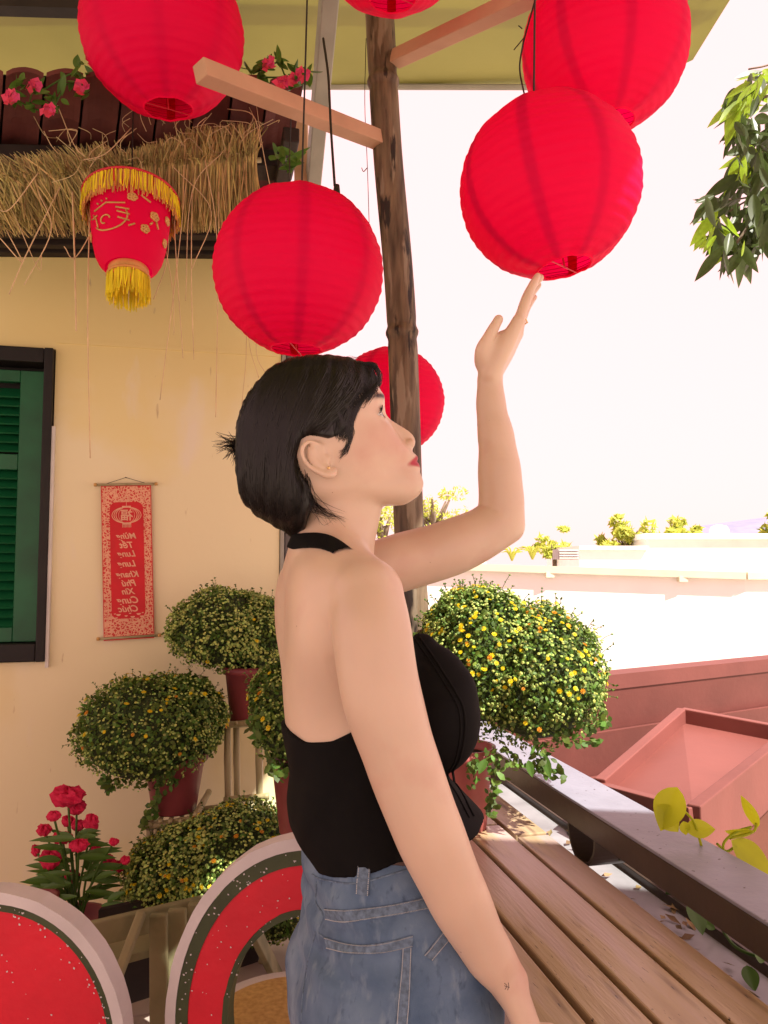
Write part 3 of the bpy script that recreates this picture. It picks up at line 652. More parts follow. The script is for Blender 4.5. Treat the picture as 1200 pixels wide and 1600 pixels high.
# long dangling straws, each one a part
LS = [((113,300),(117,420),(119,517),.0028), ((140,330),(137,500),(141,716),.0022), ((-20,300),(10,330),(60,270),.002), ((95,290),(40,400),(14,460),.002), ((60,300),(80,360),(38,445),.0018), ((10,360),(35,410),(0,372),.0018), ((170,310),(120,400),(100,385),.0018),
      ((290,290),(276,420),(250,625),.0016), ((272,330),(275,400),(286,560),.0016), ((300,300),(299,440),(303,562),.0016), ((342,300),(340,480),(337,652),.0018), ((262,300),(262,400),(240,468),.0015), ((320,250),(335,330),(340,390),.0016), ((380,400),(385,540),(377,640),.0012),
      ((395,380),(388,520),(404,590),.0012), ((410,400),(400,540),(415,585),.0012), ((90,165),(115,225),(132,245),.0016), ((205,200),(165,240),(130,250),.0018), ((350,235),(300,300),(290,470),.0014), ((270,260),(330,330),(300,420),.0015), ((355,170),(395,180),(408,230),.0018), ((400,160),(410,230),(428,320),.0014), ((20,330),(60,420),(65,395),.0014), ((240,300),(268,440),(272,520),.0013)]
for a_, m_, z_, w_ in LS:
    b = MB(); b.tube(spline([PW(*a_, TC-.07), PW(*m_, TC-.09), PW(*z_, TC-.09)], 6), w_*.75, 5); b.build('hanging_straw', M_straw_pale, th, True)
# ================================================================== SCROLL
sc = thing('wall_scroll', 'red and gold hanging scroll with a column of script on the wall', 'scroll', PW(199, 880, 3.085))
o0, o1 = PW(197, 757, 3.085), PW(202, 999, 3.085)
dn = (o1-o0); SH = dn.length; dn.normalize(); rt = (E - dn*E.dot(dn)).normalized(); ou = rt.cross(dn).normalized()
if ou.dot(D) > 0: ou = -ou
SW = .183
def SP(x, y, h=0): return o0 + rt*(x*SW) + dn*(y*SH) + ou*h           # x -.5..+.5, y 0..1
def sc_sheet(name, pts, m, h, th=.0012):
    b = MB(); n = len(pts); f = [SP(x, y, h) for x, y in pts]; k_ = [SP(x, y, h-th) for x, y in pts]
    b.add(f+k_, [tuple(range(n))[::-1], tuple(range(n, 2*n))] + [(i, (i+1)%n, n+(i+1)%n, n+i) for i in range(n)]); return b.build(name, m, sc)
M_border = mat('scroll_border_print', (.78,.40,.24), .55, .06, 20)
def scribble(N, L):
    tc = N.new('ShaderNodeTexCoord'); v = N.new('ShaderNodeTexVoronoi'); v.inputs['Scale'].default_value = 95; v.feature = 'DISTANCE_TO_EDGE'
    nz = N.new('ShaderNodeTexNoise'); nz.inputs['Scale'].default_value = 60; mx = N.new('ShaderNodeMix'); mx.data_type = 'VECTOR'; mx.inputs[0].default_value = .02
    L.new(tc.outputs['Object'], nz.inputs[0]); L.new(tc.outputs['Object'], mx.inputs[4]); L.new(nz.outputs[1], mx.inputs[5]); L.new(mx.outputs[1], v.inputs[0])
    r = N.new('ShaderNodeMapRange'); r.inputs[1].default_value = .13; r.inputs[2].default_value = .17; L.new(v.outputs[0], r.inputs[0]); return r.outputs[0]
blend_over(M_border, (.62,.04,.03), scribble)
sc_sheet('cloth_backing', [(-.5,0), (.5,0), (.5,1), (-.5,1)], M_scroll, .002)
sc_sheet('printed_border', [(-.485,.012), (.485,.012), (.485,.975), (-.485,.975)], M_border, .0032)
def rrect(x0, x1, y0, y1, rx, ry, n=5):
    out = []
    for (cx, cy, a0) in ((x1-rx, y1-ry, 0), (x0+rx, y1-ry, pi/2), (x0+rx, y0+ry, pi), (x1-rx, y0+ry, 3*pi/2)):
        for i in range(n+1): a = a0+pi/2*i/n; out.append((cx+rx*cos(a), cy+ry*sin(a)))
    return out
sc_sheet('red_field', rrect(-.335, .335, .115, .865, .13, .045), M_scroll, .0044)
for y_ in (.0, .985):
    b = MB(); b.tube([SP(-.60, y_, .004), SP(.60, y_, .004)], .0048, 8); b.build('scroll_rod', M_bam_green, sc, True)
    for x_ in (-.60, .60):
        b = MB(); b.tube([SP(x_*.96, y_, .004), SP(x_*1.06, y_, .004)], .0065, 8); b.build('rod_knob', M_gold, sc, True)
b = MB(); b.tube([SP(-.45, 0, .004), SP(0, -.045, .002), SP(.45, 0, .004)], .0012, 4); b.build('hanging_string', M_wire, sc)
b = MB(); b.tube([SP(0,-.045,-.01), SP(0,-.045,.008)], .002, 6); b.build('nail', M_dark, sc)
# printed lantern emblem: outline ribs
b = MB()
def circ(rx, ry, cy=.2, n=28): return [(rx*cos(2*pi*i/n), cy+ry*sin(2*pi*i/n)) for i in range(n+1)]
for rx in (.29, .25, .21, .16): b.tube([SP(x, y, .0050) for x, y in circ(rx, .052)], .0017 if rx > .17 else .001, 4)
for y_ in (.146, .254): b.box(SP(0, y_, .005), rt*.016, dn*.0035, ou*.0006)
for q in range(7): b.box(SP(-.08+q*.0265, .27, .005), rt*.0011, dn*.0058, ou*.0006)
b.tube([SP(0,.115,.005), SP(0,.145,.005)], .001, 4)
b.build('printed_lantern', M_peach, sc)
def text_mesh(s, size, shear=0, mirror=True, weight=.0):
    cu = bpy.data.curves.new('t', 'FONT'); cu.body = s; cu.size = size; cu.align_x = 'CENTER'; cu.shear = shear; cu.offset = weight; cu.extrude = .0004; cu.resolution_u = 3
    ob = bpy.data.objects.new('t', cu); COL.objects.link(ob)
    dg = bpy.context.evaluated_depsgraph_get(); dg.update(); me = bpy.data.meshes.new_from_object(ob.evaluated_get(dg))
    vs = [v.co.copy() for v in me.vertices]; fs = [tuple(p.vertices) for p in me.polygons]
    bpy.data.objects.remove(ob); bpy.data.curves.remove(cu)
    return vs, fs
def put_text(s, x, y, size, shear, name, weight=.0006, mirror=-1, yscale=1.0):
    vs, fs = text_mesh(s, size, shear, weight=weight)
    b = MB(); b.add([SP(x, y, .0050+v.z) + rt*(mirror*v.x) - dn*v.y*yscale for v in vs], [f[::-1] for f in fs] if mirror < 0 else fs); return b.build(name, M_peach, sc)
put_text('福', 0, .228, .046, 0, 'printed_character', .0008)
for s_, y_, x_, sz in (('Mừng', .352, 0, .030), ('Tết', .412, 0, .033), ('Lung', .468, 0, .033), ('Lung', .532, 0, .033), ('Khang', .60, .01, .032), ('Phú', .658, .03, .034), ('Xin', .71, .01, .032), ('Cung', .768, .01, .036), ('Chúc', .822, .01, .034)):
    put_text(s_, x_, y_, sz, .35, 'printed_word', .0007)
b = MB()
for (x, y, s_) in ((-.24,.855,.6), (-.20,.835,1.), (-.05,.845,.7), (-.07,.870,1.1), (.08,.852,1.), (.2,.835,1.), (.26,.852,.9), (.03,.83,.6), (-.14,.865,.6), (.15,.87,.6), (-.27,.83,.5), (.28,.83,.5)):
    pts = [(x+.045*s_*cos(a), y+.012*s_*sin(a)) for a in [i*pi/6 for i in range(7)]]
    b.add([SP(px_, py_, .0052) for px_, py_ in pts], [tuple(range(7))[::-1]])
b.build('printed_cups', M_peach, sc)
# ================================================================== CHRYSANTHEMUM MOUNDS
leaf_tri = [(-.5,0,0), (-.15,.28,.05), (.2,.22,.04), (.5,0,-.03), (.2,-.22,.04), (-.15,-.28,.05)]
def frame_from(nv, rnd):
    nv = nv.normalized(); u = nv.orthogonal().normalized(); v = nv.cross(u); a = rnd.uniform(0, 6.28); return u*cos(a)+v*sin(a), -u*sin(a)+v*cos(a), nv
flower_mesh = {}
def flower_me(r, m, key):
    if key in flower_mesh: return flower_mesh[key]
    b = MB()
    for lay, (rr, hh, n) in enumerate(((1, .15, 9), (.65, .35, 7))):
        for q in range(n):
            a = 2*pi*q/n+lay*.4; da = pi/n*.8
            b.add([(0,0,.05*r), (rr*r*.7*cos(a-da), rr*r*.7*sin(a-da), hh*r*.7), (rr*r*cos(a), rr*r*sin(a), hh*r), (rr*r*.7*cos(a+da), rr*r*.7*sin(a+da), hh*r*.7)], [(0,1,2,3)])
    b.lathe([(.28*r,.2*r), (.22*r,.38*r), (0,.44*r)], 6)
    o = b.build('f', m); me = o.data; bpy.data.objects.remove(o); flower_mesh[key] = me; return me
def mound(name, label, lobes, Y, pot, seed, leaf=.020, nleaf=4500, nbud=1500, nflow=60, flz=None, droops=(), budr=.0042, flr=.010, pm=None, base_z=None, flmask=None):
    """lobes: (px,py,rx_px,rz_px[,dY]); pot: (px, py_top, py_bottom, r_top_px)"""
    rnd = random.Random(seed); k = Y/1200
    L0 = [(P(l[0], l[1], Y+(l[4] if len(l) > 4 else 0)), l[2]*k*.97, l[3]*k*.97) for l in lobes]
    pc = P(pot[0], pot[2], Y); t = thing(name, label, 'plant', (pc.x, Y, pc.z), 'potted chrysanthemum mounds')
    # pot
    pt_ = P(pot[0], pot[1], Y); r1 = pot[3]*k; r0 = r1*.72; h = pt_.z-pc.z
    b = MB(); nf = 26
    b.lathe([(0,.004), (r0*.95,0), (r0,.004), (r1*.96,h*.86), (r1*1.08,h*.865), (r1*1.10,h), (r1*1.0,h), (r1*.97,h*.93), (r1*.9,h*.90), (0,h*.90)], nf*4, pc,
        fn=lambda r, z, a: r*(1+.028*(1 if sin(a*nf) > 0 else 0)*(1 if .01 < z < h*.85 else 0)))
    b.build('pot', pm or M_pot, t, True)
    b = MB(); b.lathe([(0, h*.905), (r1*.96, h*.905)], 20, pc); b.build('soil', M_soil, t)
    # crown: core + leaves + buds
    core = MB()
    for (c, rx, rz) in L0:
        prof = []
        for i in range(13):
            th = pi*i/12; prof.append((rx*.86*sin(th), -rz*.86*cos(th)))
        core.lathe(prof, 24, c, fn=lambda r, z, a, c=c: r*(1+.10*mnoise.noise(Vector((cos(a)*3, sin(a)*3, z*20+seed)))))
    tag(core.build('dark_core', M_core, t, True), kind='stuff')  # solid dark green filler body behind the leaves
    lv, bd = MB(), MB(); fl_pts = []
    def sample(extra=0):
        while True:
            c, rx, rz = rnd.choice(L0)
            d = Vector((rnd.gauss(0,1), rnd.gauss(0,1), rnd.gauss(0,1))).normalized()
            if d.z < -.55 and rnd.random() < .7: continue
            f = 1+.15*mnoise.noise(d*2.6+Vector((seed, 0, 0)))+.05*mnoise.noise(d*9+Vector((0,seed,0)))+extra
            p = c+Vector((d.x*rx, d.y*rx, d.z*rz))*f
            if any(((p.x-c2.x)/rx2)**2+((p.y-c2.y)/rx2)**2+((p.z-c2.z)/rz2)**2 < .82 for (c2, rx2, rz2) in L0 if c2 is not c): continue
            return p, Vector((d.x/rx, d.y/rx, d.z/rz)).normalized()
    for i in range(int(nleaf*1.25)):
        p, nv = sample(rnd.uniform(-.16, .01)); q = (nv+Vector((rnd.gauss(0,.45), rnd.gauss(0,.45), rnd.gauss(.25,.45)))).normalized()
        u, v, w_ = frame_from(q, rnd); s_ = leaf*.85*rnd.uniform(.6,1.3)
        # leaf lies tilted outward
        a_ = (u*.75+w_*.65).normalized(); n_ = (w_*.75-u*.65).normalized()
        lv.add([p+a_*x*s_+v*y*s_+n_*z*s_ for x, y, z in leaf_tri], [(0,1,5), (1,2,4,5), (2,3,4)])
    tag(lv.build('leaf_mass', M_leaf_mum, t), kind='stuff')
    def bud(mb, p, nv, r):
        u, v, w_ = frame_from(nv, rnd); vs = [p-w_*r*.9] + [p+(u*cos(a)+v*sin(a))*r for a in (0, 1.2566, 2.513, 3.77, 5.03)] + [p+w_*r*.8]
        mb.add(vs, [(0,2,1), (0,3,2), (0,4,3), (0,5,4), (0,1,5), (6,1,2), (6,2,3), (6,3,4), (6,4,5), (6,5,1)])
    for i in range(int(nbud*1.8)):
        p, nv = sample(rnd.uniform(-.01,.035))
        if mnoise.noise(p*22+Vector((seed,0,0))) < -.22: continue
        up = (nv+UZ*.6).normalized(); bud(bd, p, up, budr*rnd.uniform(.6,1.25))
    tag(bd.build('bud_mass', M_bud, t), kind='stuff')
    sg = MB()
    for i in range(max(60, nleaf//45)):
        p, nv = sample(-.02)
        if nv.z < -.3: continue
        dr = (nv+Vector((rnd.gauss(0,.3), rnd.gauss(0,.3), rnd.gauss(.25,.3)))).normalized(); l = rnd.uniform(.018,.042); q = p+dr*l
        sg.tube([p, p+dr*l*.5+UZ*.002, q], .0008, 3)
        for f_ in (.45, .7, .95):
            u, v, w_ = frame_from(dr, rnd); a_ = (u*.8+w_*.5).normalized(); n_ = (w_*.8-u*.5).normalized(); s_ = leaf*rnd.uniform(.35,.65); o_ = p+dr*l*f_+a_*s_*.5
            sg.add([o_+a_*x*s_+v*y*s_+n_*z*s_ for x, y, z in leaf_tri], [(0,1,5), (1,2,4,5), (2,3,4)])
        bud(sg, q, dr, budr*.9)
    tag(sg.build('stray_sprigs', M_leaf_mum, t), kind='stuff')
    cnt = 0; tries = 0
    while cnt < nflow and tries < nflow*60:
        tries += 1
        p, nv = sample(rnd.uniform(.0,.03))
        if nv.y > .55 or (nv.z < -.15 and rnd.random() < .85): continue
        if mnoise.noise(p*11+Vector((0,seed,3))) < .02 and rnd.random() < .8: continue
        if flmask and not flmask(p): continue
        me = flower_me(flr, M_flower if rnd.random() < .75 else M_flower_o, (name+str(seed), rnd.random() < .25)) if False else None
        kq = 'o' if rnd.random() < .14 else 'y'; me = flower_me(flr, M_flower_o if kq == 'o' else M_flower, (flr, kq))
        o = link('flower', me, None); s_ = rnd.uniform(.7,1.2)
        o.location = p+nv*.003; o.rotation_euler = (nv+UZ*.4+Vector((rnd.gauss(0,.25),)*3)).to_track_quat('Z', 'Y').to_euler(); o.scale = (s_, s_, s_)
        o.parent = t; par_inv(o, t); cnt += 1
    for dp in droops:       # hanging sprays: polyline px, leaves along
        pts = spline([P(x, y, Y-.10) for x, y in dp], 5); b = MB(); b.tube(pts, .0016, 4)
        for p in pts[2:]:
            for _ in range(3):
                u, v, w_ = frame_from(Vector((rnd.gauss(0,.6), -1, rnd.gauss(.3,.6))), rnd); s_ = leaf*rnd.uniform(.9,1.8); q = p+Vector((rnd.gauss(0,.009), rnd.gauss(0,.009), rnd.gauss(0,.009)))
                b.add([q+u*x*s_+v*y*s_+w_*z*s_ for x, y, z in leaf_tri], [(0,1,5), (1,2,4,5), (2,3,4)])
        b.build('drooping_spray', M_leaf_mum, t)
    return t
mound('chrysanthemum', 'tight green chrysanthemum mound highest on the bamboo stand against the wall', [(352,984,90,66), (400,990,70,62)], 2.75, (384,1040,1126,33), 21, nflow=6, flr=.008, leaf=.017, nleaf=5200, nbud=2600, budr=.0048)
mound('chrysanthemum', 'wide chrysanthemum mound in a maroon pot on the middle step of the bamboo stand', [(232,1140,112,86), (285,1125,68,72)], 2.62, (272,1175,1266,46), 22, nflow=75, flr=.0085, leaf=.021, nleaf=5200, nbud=1500,
      droops=(((240,1190),(250,1215),(245,1250),(232,1275),(222,1290)), ((170,1205),(165,1225),(175,1232)), ((268,1180),(262,1205),(270,1225))))
mound('chrysanthemum', 'loose chrysanthemum mound half hidden behind the woman\'s back', [(462,1108,72,92)], 2.3, (470,1190,1300,45), 23, nflow=26, flr=.008, leaf=.020, nleaf=3600, nbud=700, droops=(((420,1180),(425,1200),(440,1210)), ((400,1100),(395,1130),(405,1150))))
mound('chrysanthemum', 'broad low chrysanthemum mound just above the mossy wooden planter', [(375,1335,96,76), (285,1365,90,64), (322,1350,90,72)], 2.5, (330,1420,1500,45), 24, nflow=110, flr=.0078, leaf=.018, nleaf=6500, nbud=3400, budr=.0050)
mound('chrysanthemum', 'small chrysanthemum on the floor seen through the ring of the right chair', [(425,1432,55,34)], 2.75, (398,1462,1530,20), 25, nflow=14, flr=.008, leaf=.019, nleaf=1100, nbud=350, pm=M_pot_pink, droops=(((440,1450),(470,1470),(480,1490)), ((400,1450),(390,1462),(395,1470))))
mound('chrysanthemum', 'big yellow flowering chrysanthemum in a faded red pot on the plank table', [(760,1030,100,112), (835,1055,112,112), (735,990,74,72,.03)], 1.80, (724,1165,1318,46), 26, nflow=290, flr=.0060, leaf=.0150, nleaf=10500, nbud=2400, pm=M_pot_pink, budr=.0036,
      droops=(((770,1165),(775,1200),(770,1240),(765,1275)), ((790,1165),(800,1190),(840,1205),(880,1208)), ((770,1180),(745,1195),(740,1215)), ((860,1140),(890,1155),(930,1160)), ((830,1155),(845,1185),(850,1200)), ((900,1130),(930,1135),(948,1125))))
# three bigger plain leaves hanging off the big mound
for (a_, c_) in (((852,1182),(860,1218)), ((826,1190),(832,1215)), ((758,1188),(748,1210))):
    par_ = [o for o in COL.objects if o.name.startswith('chrysanthemum')][-1]
    heart_leaf('large_leaf', P(*a_, 1.68), P(*c_, 1.67), (-.2,-.9,.3), .010, M_leaf_green, par_, .2)
# ================================================================== BAMBOO STAND
bs = thing('bamboo_stand', 'tiered stand of green bamboo poles holding the potted mounds', 'stand', P(320,1400,2.72))
def pole_b(a, c, r=.013): 
    b = MB(); n = 12; pts = [Vector(a).lerp(Vector(c), i/n) for i in range(n+1)]; b.tube(pts, [r*(1.12 if i % 5 == 2 else 1) for i in range(n+1)], 10); return b.build('bamboo_rod', M_bam_green, bs, True)
for (x, yt, Y) in ((355,1128,2.70), (369,1128,2.85), (404,1128,2.70), (234,1288,2.55), (246,1280,2.70), (318,1268,2.70)):
    a = P(x, yt, Y); pole_b(a, (a.x+.02, a.y, 0), .0115)
for a, c in ((P(350,1133,2.68), P(410,1128,2.68)), (P(360,1133,2.86), P(412,1130,2.86)), (P(228,1292,2.54), P(322,1276,2.54)), (P(236,1274,2.72), P(340,1262,2.72)), (P(306,1274,2.5), P(326,1238,2.8)), (P(232,1290,2.52), P(250,1268,2.76)), (P(350,1250,2.69), P(420,1244,2.69))):
    pole_b(a, c, .0105)
for q in range(4): pole_b(P(355+q*14,1130,2.66), P(360+q*13,1128,2.88), .007); pole_b(P(250+q*16,1284,2.5), P(256+q*15,1268,2.76), .007)
# ================================================================== MOSSY PLANTER FRAME
pf = thing('wooden_planter', 'mossy green plank trough with a slanting brace in front of the flowers', 'planter', P(235,1600,1.95))
M_og = M_old_green; blend_over(M_og, (.10,.11,.05), noise_mask(5, .52, .7, (1,1,1), 5, 7))
a, c = P(85,1474,1.92), P(380,1402,2.35)
def plk(nm, a, c, w_, t_, up=UZ): b = MB(); b.beam(a, c, t_, w_, up=up); return bevel(b.build(nm, M_og, pf), .004)
plk('top_plank', a, c, .062, .022)
plk('back_plank', a.lerp(c,.25)+Vector((0,.32,-.07)), c+Vector((0,.32,-.07)), .062, .022)
fwd = (c-a).normalized()
def post_at(px, py, Y, w_, bot=0.0): t_ = P(px, py, Y); plk('post', t_, (t_.x+.01, t_.y, bot), .022, w_, up=(0,1,0))
post_at(248,1428,2.06,.045); post_at(277,1420,2.11,.048); post_at(312,1410,2.17,.06)
plk('brace', P(222,1425,2.02), P(160,1590,1.90), .05, .02, up=(0,1,0))
plk('side_board', P(395,1450,2.42), P(440,1540,2.6), .07, .02, up=(0,1,0))
b = MB(); b.box((a+c)/2+Vector((-.02,.17,-.10)), (c-a)*.5, Vector((0,.15,0)), UZ*.01); b.build('trough_floor', M_og, pf)
b = MB(); b.box((a+c)/2+Vector((.0,.30,-.19)), (c-a)*.5, Vector((0,.01,0)), UZ*.14); b.build('trough_shade_sheet', M_dark, pf)  # added dark sheet standing in for the shade inside, under the top plank
# ================================================================== COCKSCOMB
ce = thing('cockscomb_plant', 'crimson cockscomb plant with long green leaves at the foot of the wall', 'plant', P(115,1450,2.40))
rnd = random.Random(5); CY = 2.40
heads = [(106,1246,25,14), (120,1263,14,10), (69,1298,11,8), (84,1276,10,7), (106,1284,10,8), (122,1291,11,8), (143,1288,11,13), (97,1310,15,8), (123,1322,14,8), (78,1345,15,13), (110,1372,14,10), (168,1345,10,8), (183,1355,13,8), (178,1316,7,5), (196,1345,7,6), (56,1330,7,8), (150,1330,8,6)]
root = P(118,1440,CY)
for (hx, hy, rx, rz) in heads:
    c = P(hx, hy, CY+rnd.uniform(-.1,.1)); k = CY/1200
    b = MB(); m_, n_ = 10, 22; vs = []
    for i in range(m_+1):
        th_ = pi*i/m_
        for q in range(n_):
            ph = 2*pi*q/n_; d = Vector((sin(th_)*cos(ph), sin(th_)*sin(ph), cos(th_)))
            f = 1+.38*mnoise.noise(d*5+Vector((hx,hy,0)))+.22*sin(ph*7+d.z*3)*max(0, d.z+.3)
            vs.append(c+Vector((d.x*rx*k*f, d.y*rx*k*.7*f, d.z*rz*k*f+ (abs(d.x)*rz*k*.2))))
    b.add(vs, [(i*n_+q, (i+1)*n_+q, (i+1)*n_+(q+1)%n_, i*n_+(q+1)%n_) for i in range(m_) for q in range(n_)]); b.build('flower_head', M_celosia, ce, False)
    b = MB(); b.tube(spline([root+Vector((rnd.uniform(-.02,.02),0,0)), root.lerp(c, .5)+Vector((0,0,.02)), c], 4), .0035, 5); b.build('stem', M_leaf_green, ce, True)
for i in range(75):
    y = rnd.uniform(1300, 1420); sp_ = (y-1270)*.55; x = 118+rnd.uniform(-1,1)*sp_*.7; a = rnd.uniform(-2.9, -.2) if rnd.random() < .4 else rnd.choice((rnd.gauss(2.9,.35), rnd.gauss(.2,.35)))
    if x > 118 and cos(a) < 0 or x < 118 and cos(a) > 0: a = pi-a
    L_ = rnd.uniform(34, 66); Yq = CY+rnd.uniform(-.12,.1)
    p0 = P(x, y, Yq); p1 = P(x+cos(a)*L_, y-abs(sin(a))*L_*.5+8*rnd.random(), Yq+rnd.uniform(-.06,.06))
    heart_leaf('leaf', p0, p1, (rnd.gauss(0,.4), -.7, .7), rnd.uniform(.009,.014), M_leaf_green, ce, .3, -.15)
b = MB(); pc_ = P(112,1530,CY); b.lathe([(0,0), (.075,0), (.10,.16), (.108,.16), (.108,.18), (.095,.18), (.09,.15), (0,.15)], 28, pc_); b.build('pot', M_pot, ce, True)
sp_ = thing('small_clay_pot', 'small brown clay pot left of the cockscomb', 'pot', P(58,1440,2.3)); b = MB(); b.lathe([(0,0), (.035,0), (.045,.07), (.052,.07), (.052,.085), (.042,.085), (.038,.06), (0,.06)], 24, P(62,1446,2.3)); b.build('pot_body', M_pot, sp_, True)
# ================================================================== MELON CHAIRS
def ell_ring(nm, c, ux, uz, r0, r1, t_, m, par, n=72, y0=0, jag=0, seed=0):
    """flat ring between ellipse factors r0..r1, thickness t_ along depth"""
    uy = ux.cross(uz).normalized(); b = MB(); vs = []; rn = random.Random(seed)
    for i in range(n):
        a = 2*pi*i/n; j = 1+jag*rn.uniform(-1,1)
        for (r, y) in ((r0, y0), (r1*j, y0), (r1*j, y0+t_), (r0, y0+t_)): vs.append(c+ux*(r*cos(a))+uz*(r*sin(a))-uy*y)
    if r0 <= 0.001:
        b.add(vs, [(i*4+1, ((i+1)%n)*4+1, ((i+1)%n)*4+2, i*4+2) for i in range(n)] + [tuple(i*4+1 for i in range(n))[::-1], tuple(i*4+2 for i in range(n))])
    else:
        b.add(vs, [(i*4+k, ((i+1)%n)*4+k, ((i+1)%n)*4+(k+1)%4, i*4+(k+1)%4) for i in range(n) for k in range(4)])
    return b.build(nm, m, par)
def melon(px, py, rxp, rzp, Y, label, hole, seed):
    c = P(px, py, Y); k = Y/1200
    t = thing('melon_chair', label, 'chair', (c.x, Y, 0), 'chairs painted like watermelon slices')
    yaw = -.08 if hole else .0
    ux = Vector((cos(yaw), sin(yaw), 0))*(rxp*k/cos(yaw)); uz = Vector((0,.05,1)).normalized()*(rzp*k)
    ell_ring('white_rim', c, ux, uz, .93, 1.0, .045, M_melon_white, t, jag=.003, seed=seed)
    ell_ring('green_rind', c, ux, uz, .845 if hole else .885, .9305, .041, M_melon_green, t, y0=.002, jag=.004, seed=seed+1)
    ell_ring('red_flesh', c, ux, uz, .60 if hole else 0, .85 if hole else .89, .038, M_melon_red, t, y0=.004, jag=.005, seed=seed+2)
    if hole: ell_ring('inner_rind', c, ux, uz, .565, .6005, .041, M_melon_green, t, y0=.002, jag=.01, seed=seed+3)
    rn = random.Random(seed); uy = ux.cross(uz).normalized(); b = MB()
    for _ in range(260):
        a = rn.uniform(0, 6.28); near = rn.random() < .62; r = rn.gauss(.885, .03) if near else rn.uniform(.6 if hole else .2, .9)
        if hole and rn.random() < .2: r = rn.gauss(.585, .018)
        if r > .925: continue
        p = c+ux*(r*cos(a))+uz*(r*sin(a)); s_ = rn.uniform(.0007,.0020)*(1 if near else .8); e1 = ux.normalized(); e2 = uz.normalized()
        ang = rn.uniform(0, 3)
        q = p-uy*.0004
        b.add([q+e1*cos(ang)*s_*1.4+e2*sin(ang)*s_*1.4, q-e1*sin(ang)*s_+e2*cos(ang)*s_, q-e1*cos(ang)*s_*1.2-e2*sin(ang)*s_, q+e1*sin(ang)*s_-e2*cos(ang)*s_*.8], [(0,1,2,3)])
    tag(b.build('chipped_flecks', M_melon_white, t), kind='stuff')
    # seat behind the ring and a barrel base
    sz = .42; bc = Vector((P(455,1500,1.60).x, 1.62, sz)) if hole else Vector((c.x-.12, Y+.26, sz)); R_ = .20
    b = MB(); b.lathe([(0,-.05), (R_,-.05), (R_*1.02,-.03), (R_*1.02,.0), (R_*.86,.004)], 56, bc); b.build('seat_rim', M_melon_white, t, True)
    b = MB(); b.lathe([(R_*.86,.0045), (0,.006)], 56, bc); b.build('seat_top', M_terrazzo, t, True)
    b = MB(); b.lathe([(0,-sz), (.15,-sz), (.13,-.25), (.17,-.051)], 36, bc); b.build('seat_base', M_melon_red, t, True)
    b = MB(); cc = Vector((c.x, Y+.04, (c.z-uz.z*.9)/2)); b.box(cc, (.10,0,0), (0,.03,0), (0,0,max(.02, (c.z-uz.z*.9)/2))); b.build('back_support', M_melon_green, t)
melon(482, 1598, 220, 266, 1.36, 'watermelon ring chair with a round hole and gold seat beside the woman', True, 31)
melon(-32, 1662, 218, 244, 1.30, 'solid backed watermelon chair at the bottom left corner', False, 32)
# ================================================================== HANGING BRANCH (top right)
tb_ = thing('overhanging_tree', 'leafy tree branch drooping into the picture at the right edge', 'tree', (3.6, 4.6, -3))
base = P(1420, 60, 3.6); b = MB()
b.tube(spline([(3.6,4.6,-3), (3.5,4.5,1.0), (3.2,4.2,2.8), base], 8), [.11-.0028*i for i in range(25)], 8)
b.build('trunk', M_bark, tb_, True)
b = MB()
for pts in (((1420,60),(1300,120),(1215,190),(1180,260)), ((1300,120),(1200,150),(1165,160)), ((1215,190),(1190,290),(1140,330)), ((1400,100),(1280,260),(1190,330),(1150,380)), ((1200,300),(1160,310),(1130,312)), ((1290,60),(1210,98),(1170,108))):
    b.tube(spline([P(x, y, 3.1+(x-1150)*.0018) for x, y in pts], 5), .006 if pts[0][0] > 1299 else .004, 5)
b.build('twig', M_bark, tb_, True)
rnd = random.Random(9); protos = []
for q, m in ((0, M_tree_leaf), (1, M_tree_leaf_y)):
    o = heart_leaf('leaf', (0,0,0), (0,0,-1), (0,-1,.1), .20, m, None, .3, .10); protos.append(o.data); bpy.data.objects.remove(o)
cl = [(1172,150,26,1), (1190,130,20,1), (1150,172,14,3), (1172,205,24,0), (1150,205,18,0), (1185,235,22,0), (1170,250,18,2), (1190,280,20,0), (1165,300,26,0), (1140,318,18,0), (1182,340,26,0), (1165,360,26,0), (1185,385,18,0), (1140,375,14,0), (1130,400,8,0), (1120,352,10,2), (1106,375,12,3), (1108,320,10,0), (1152,258,6,2), (1200,330,26,0), (1160,395,12,0), (1215,200,30,0), (1230,300,40,0), (1240,130,40,0)]
for (x, y, s_, ty) in cl:
    for _ in range(int(4+s_*.62)):
        px_, py_ = x+rnd.gauss(0,s_*.42), y+rnd.gauss(0,s_*.45); Yq = 3.15+rnd.uniform(-.25,.3)+(x-1150)*.0015
        me = protos[1] if (ty == 3 or (ty in (1,2) and rnd.random() < .55) or rnd.random() < .04) else protos[0]
        o = link('leaf', me, None); o.location = P(px_, py_-8, Yq); L_ = rnd.uniform(.08,.16)*(.6 if ty == 3 and x < 1110 else 1)
        o.scale = (L_, L_, L_); o.rotation_euler = (rnd.gauss(-.1,.5), rnd.gauss(.35,.45), rnd.uniform(-1.6,1.6)); o.parent = tb_; par_inv(o, tb_)
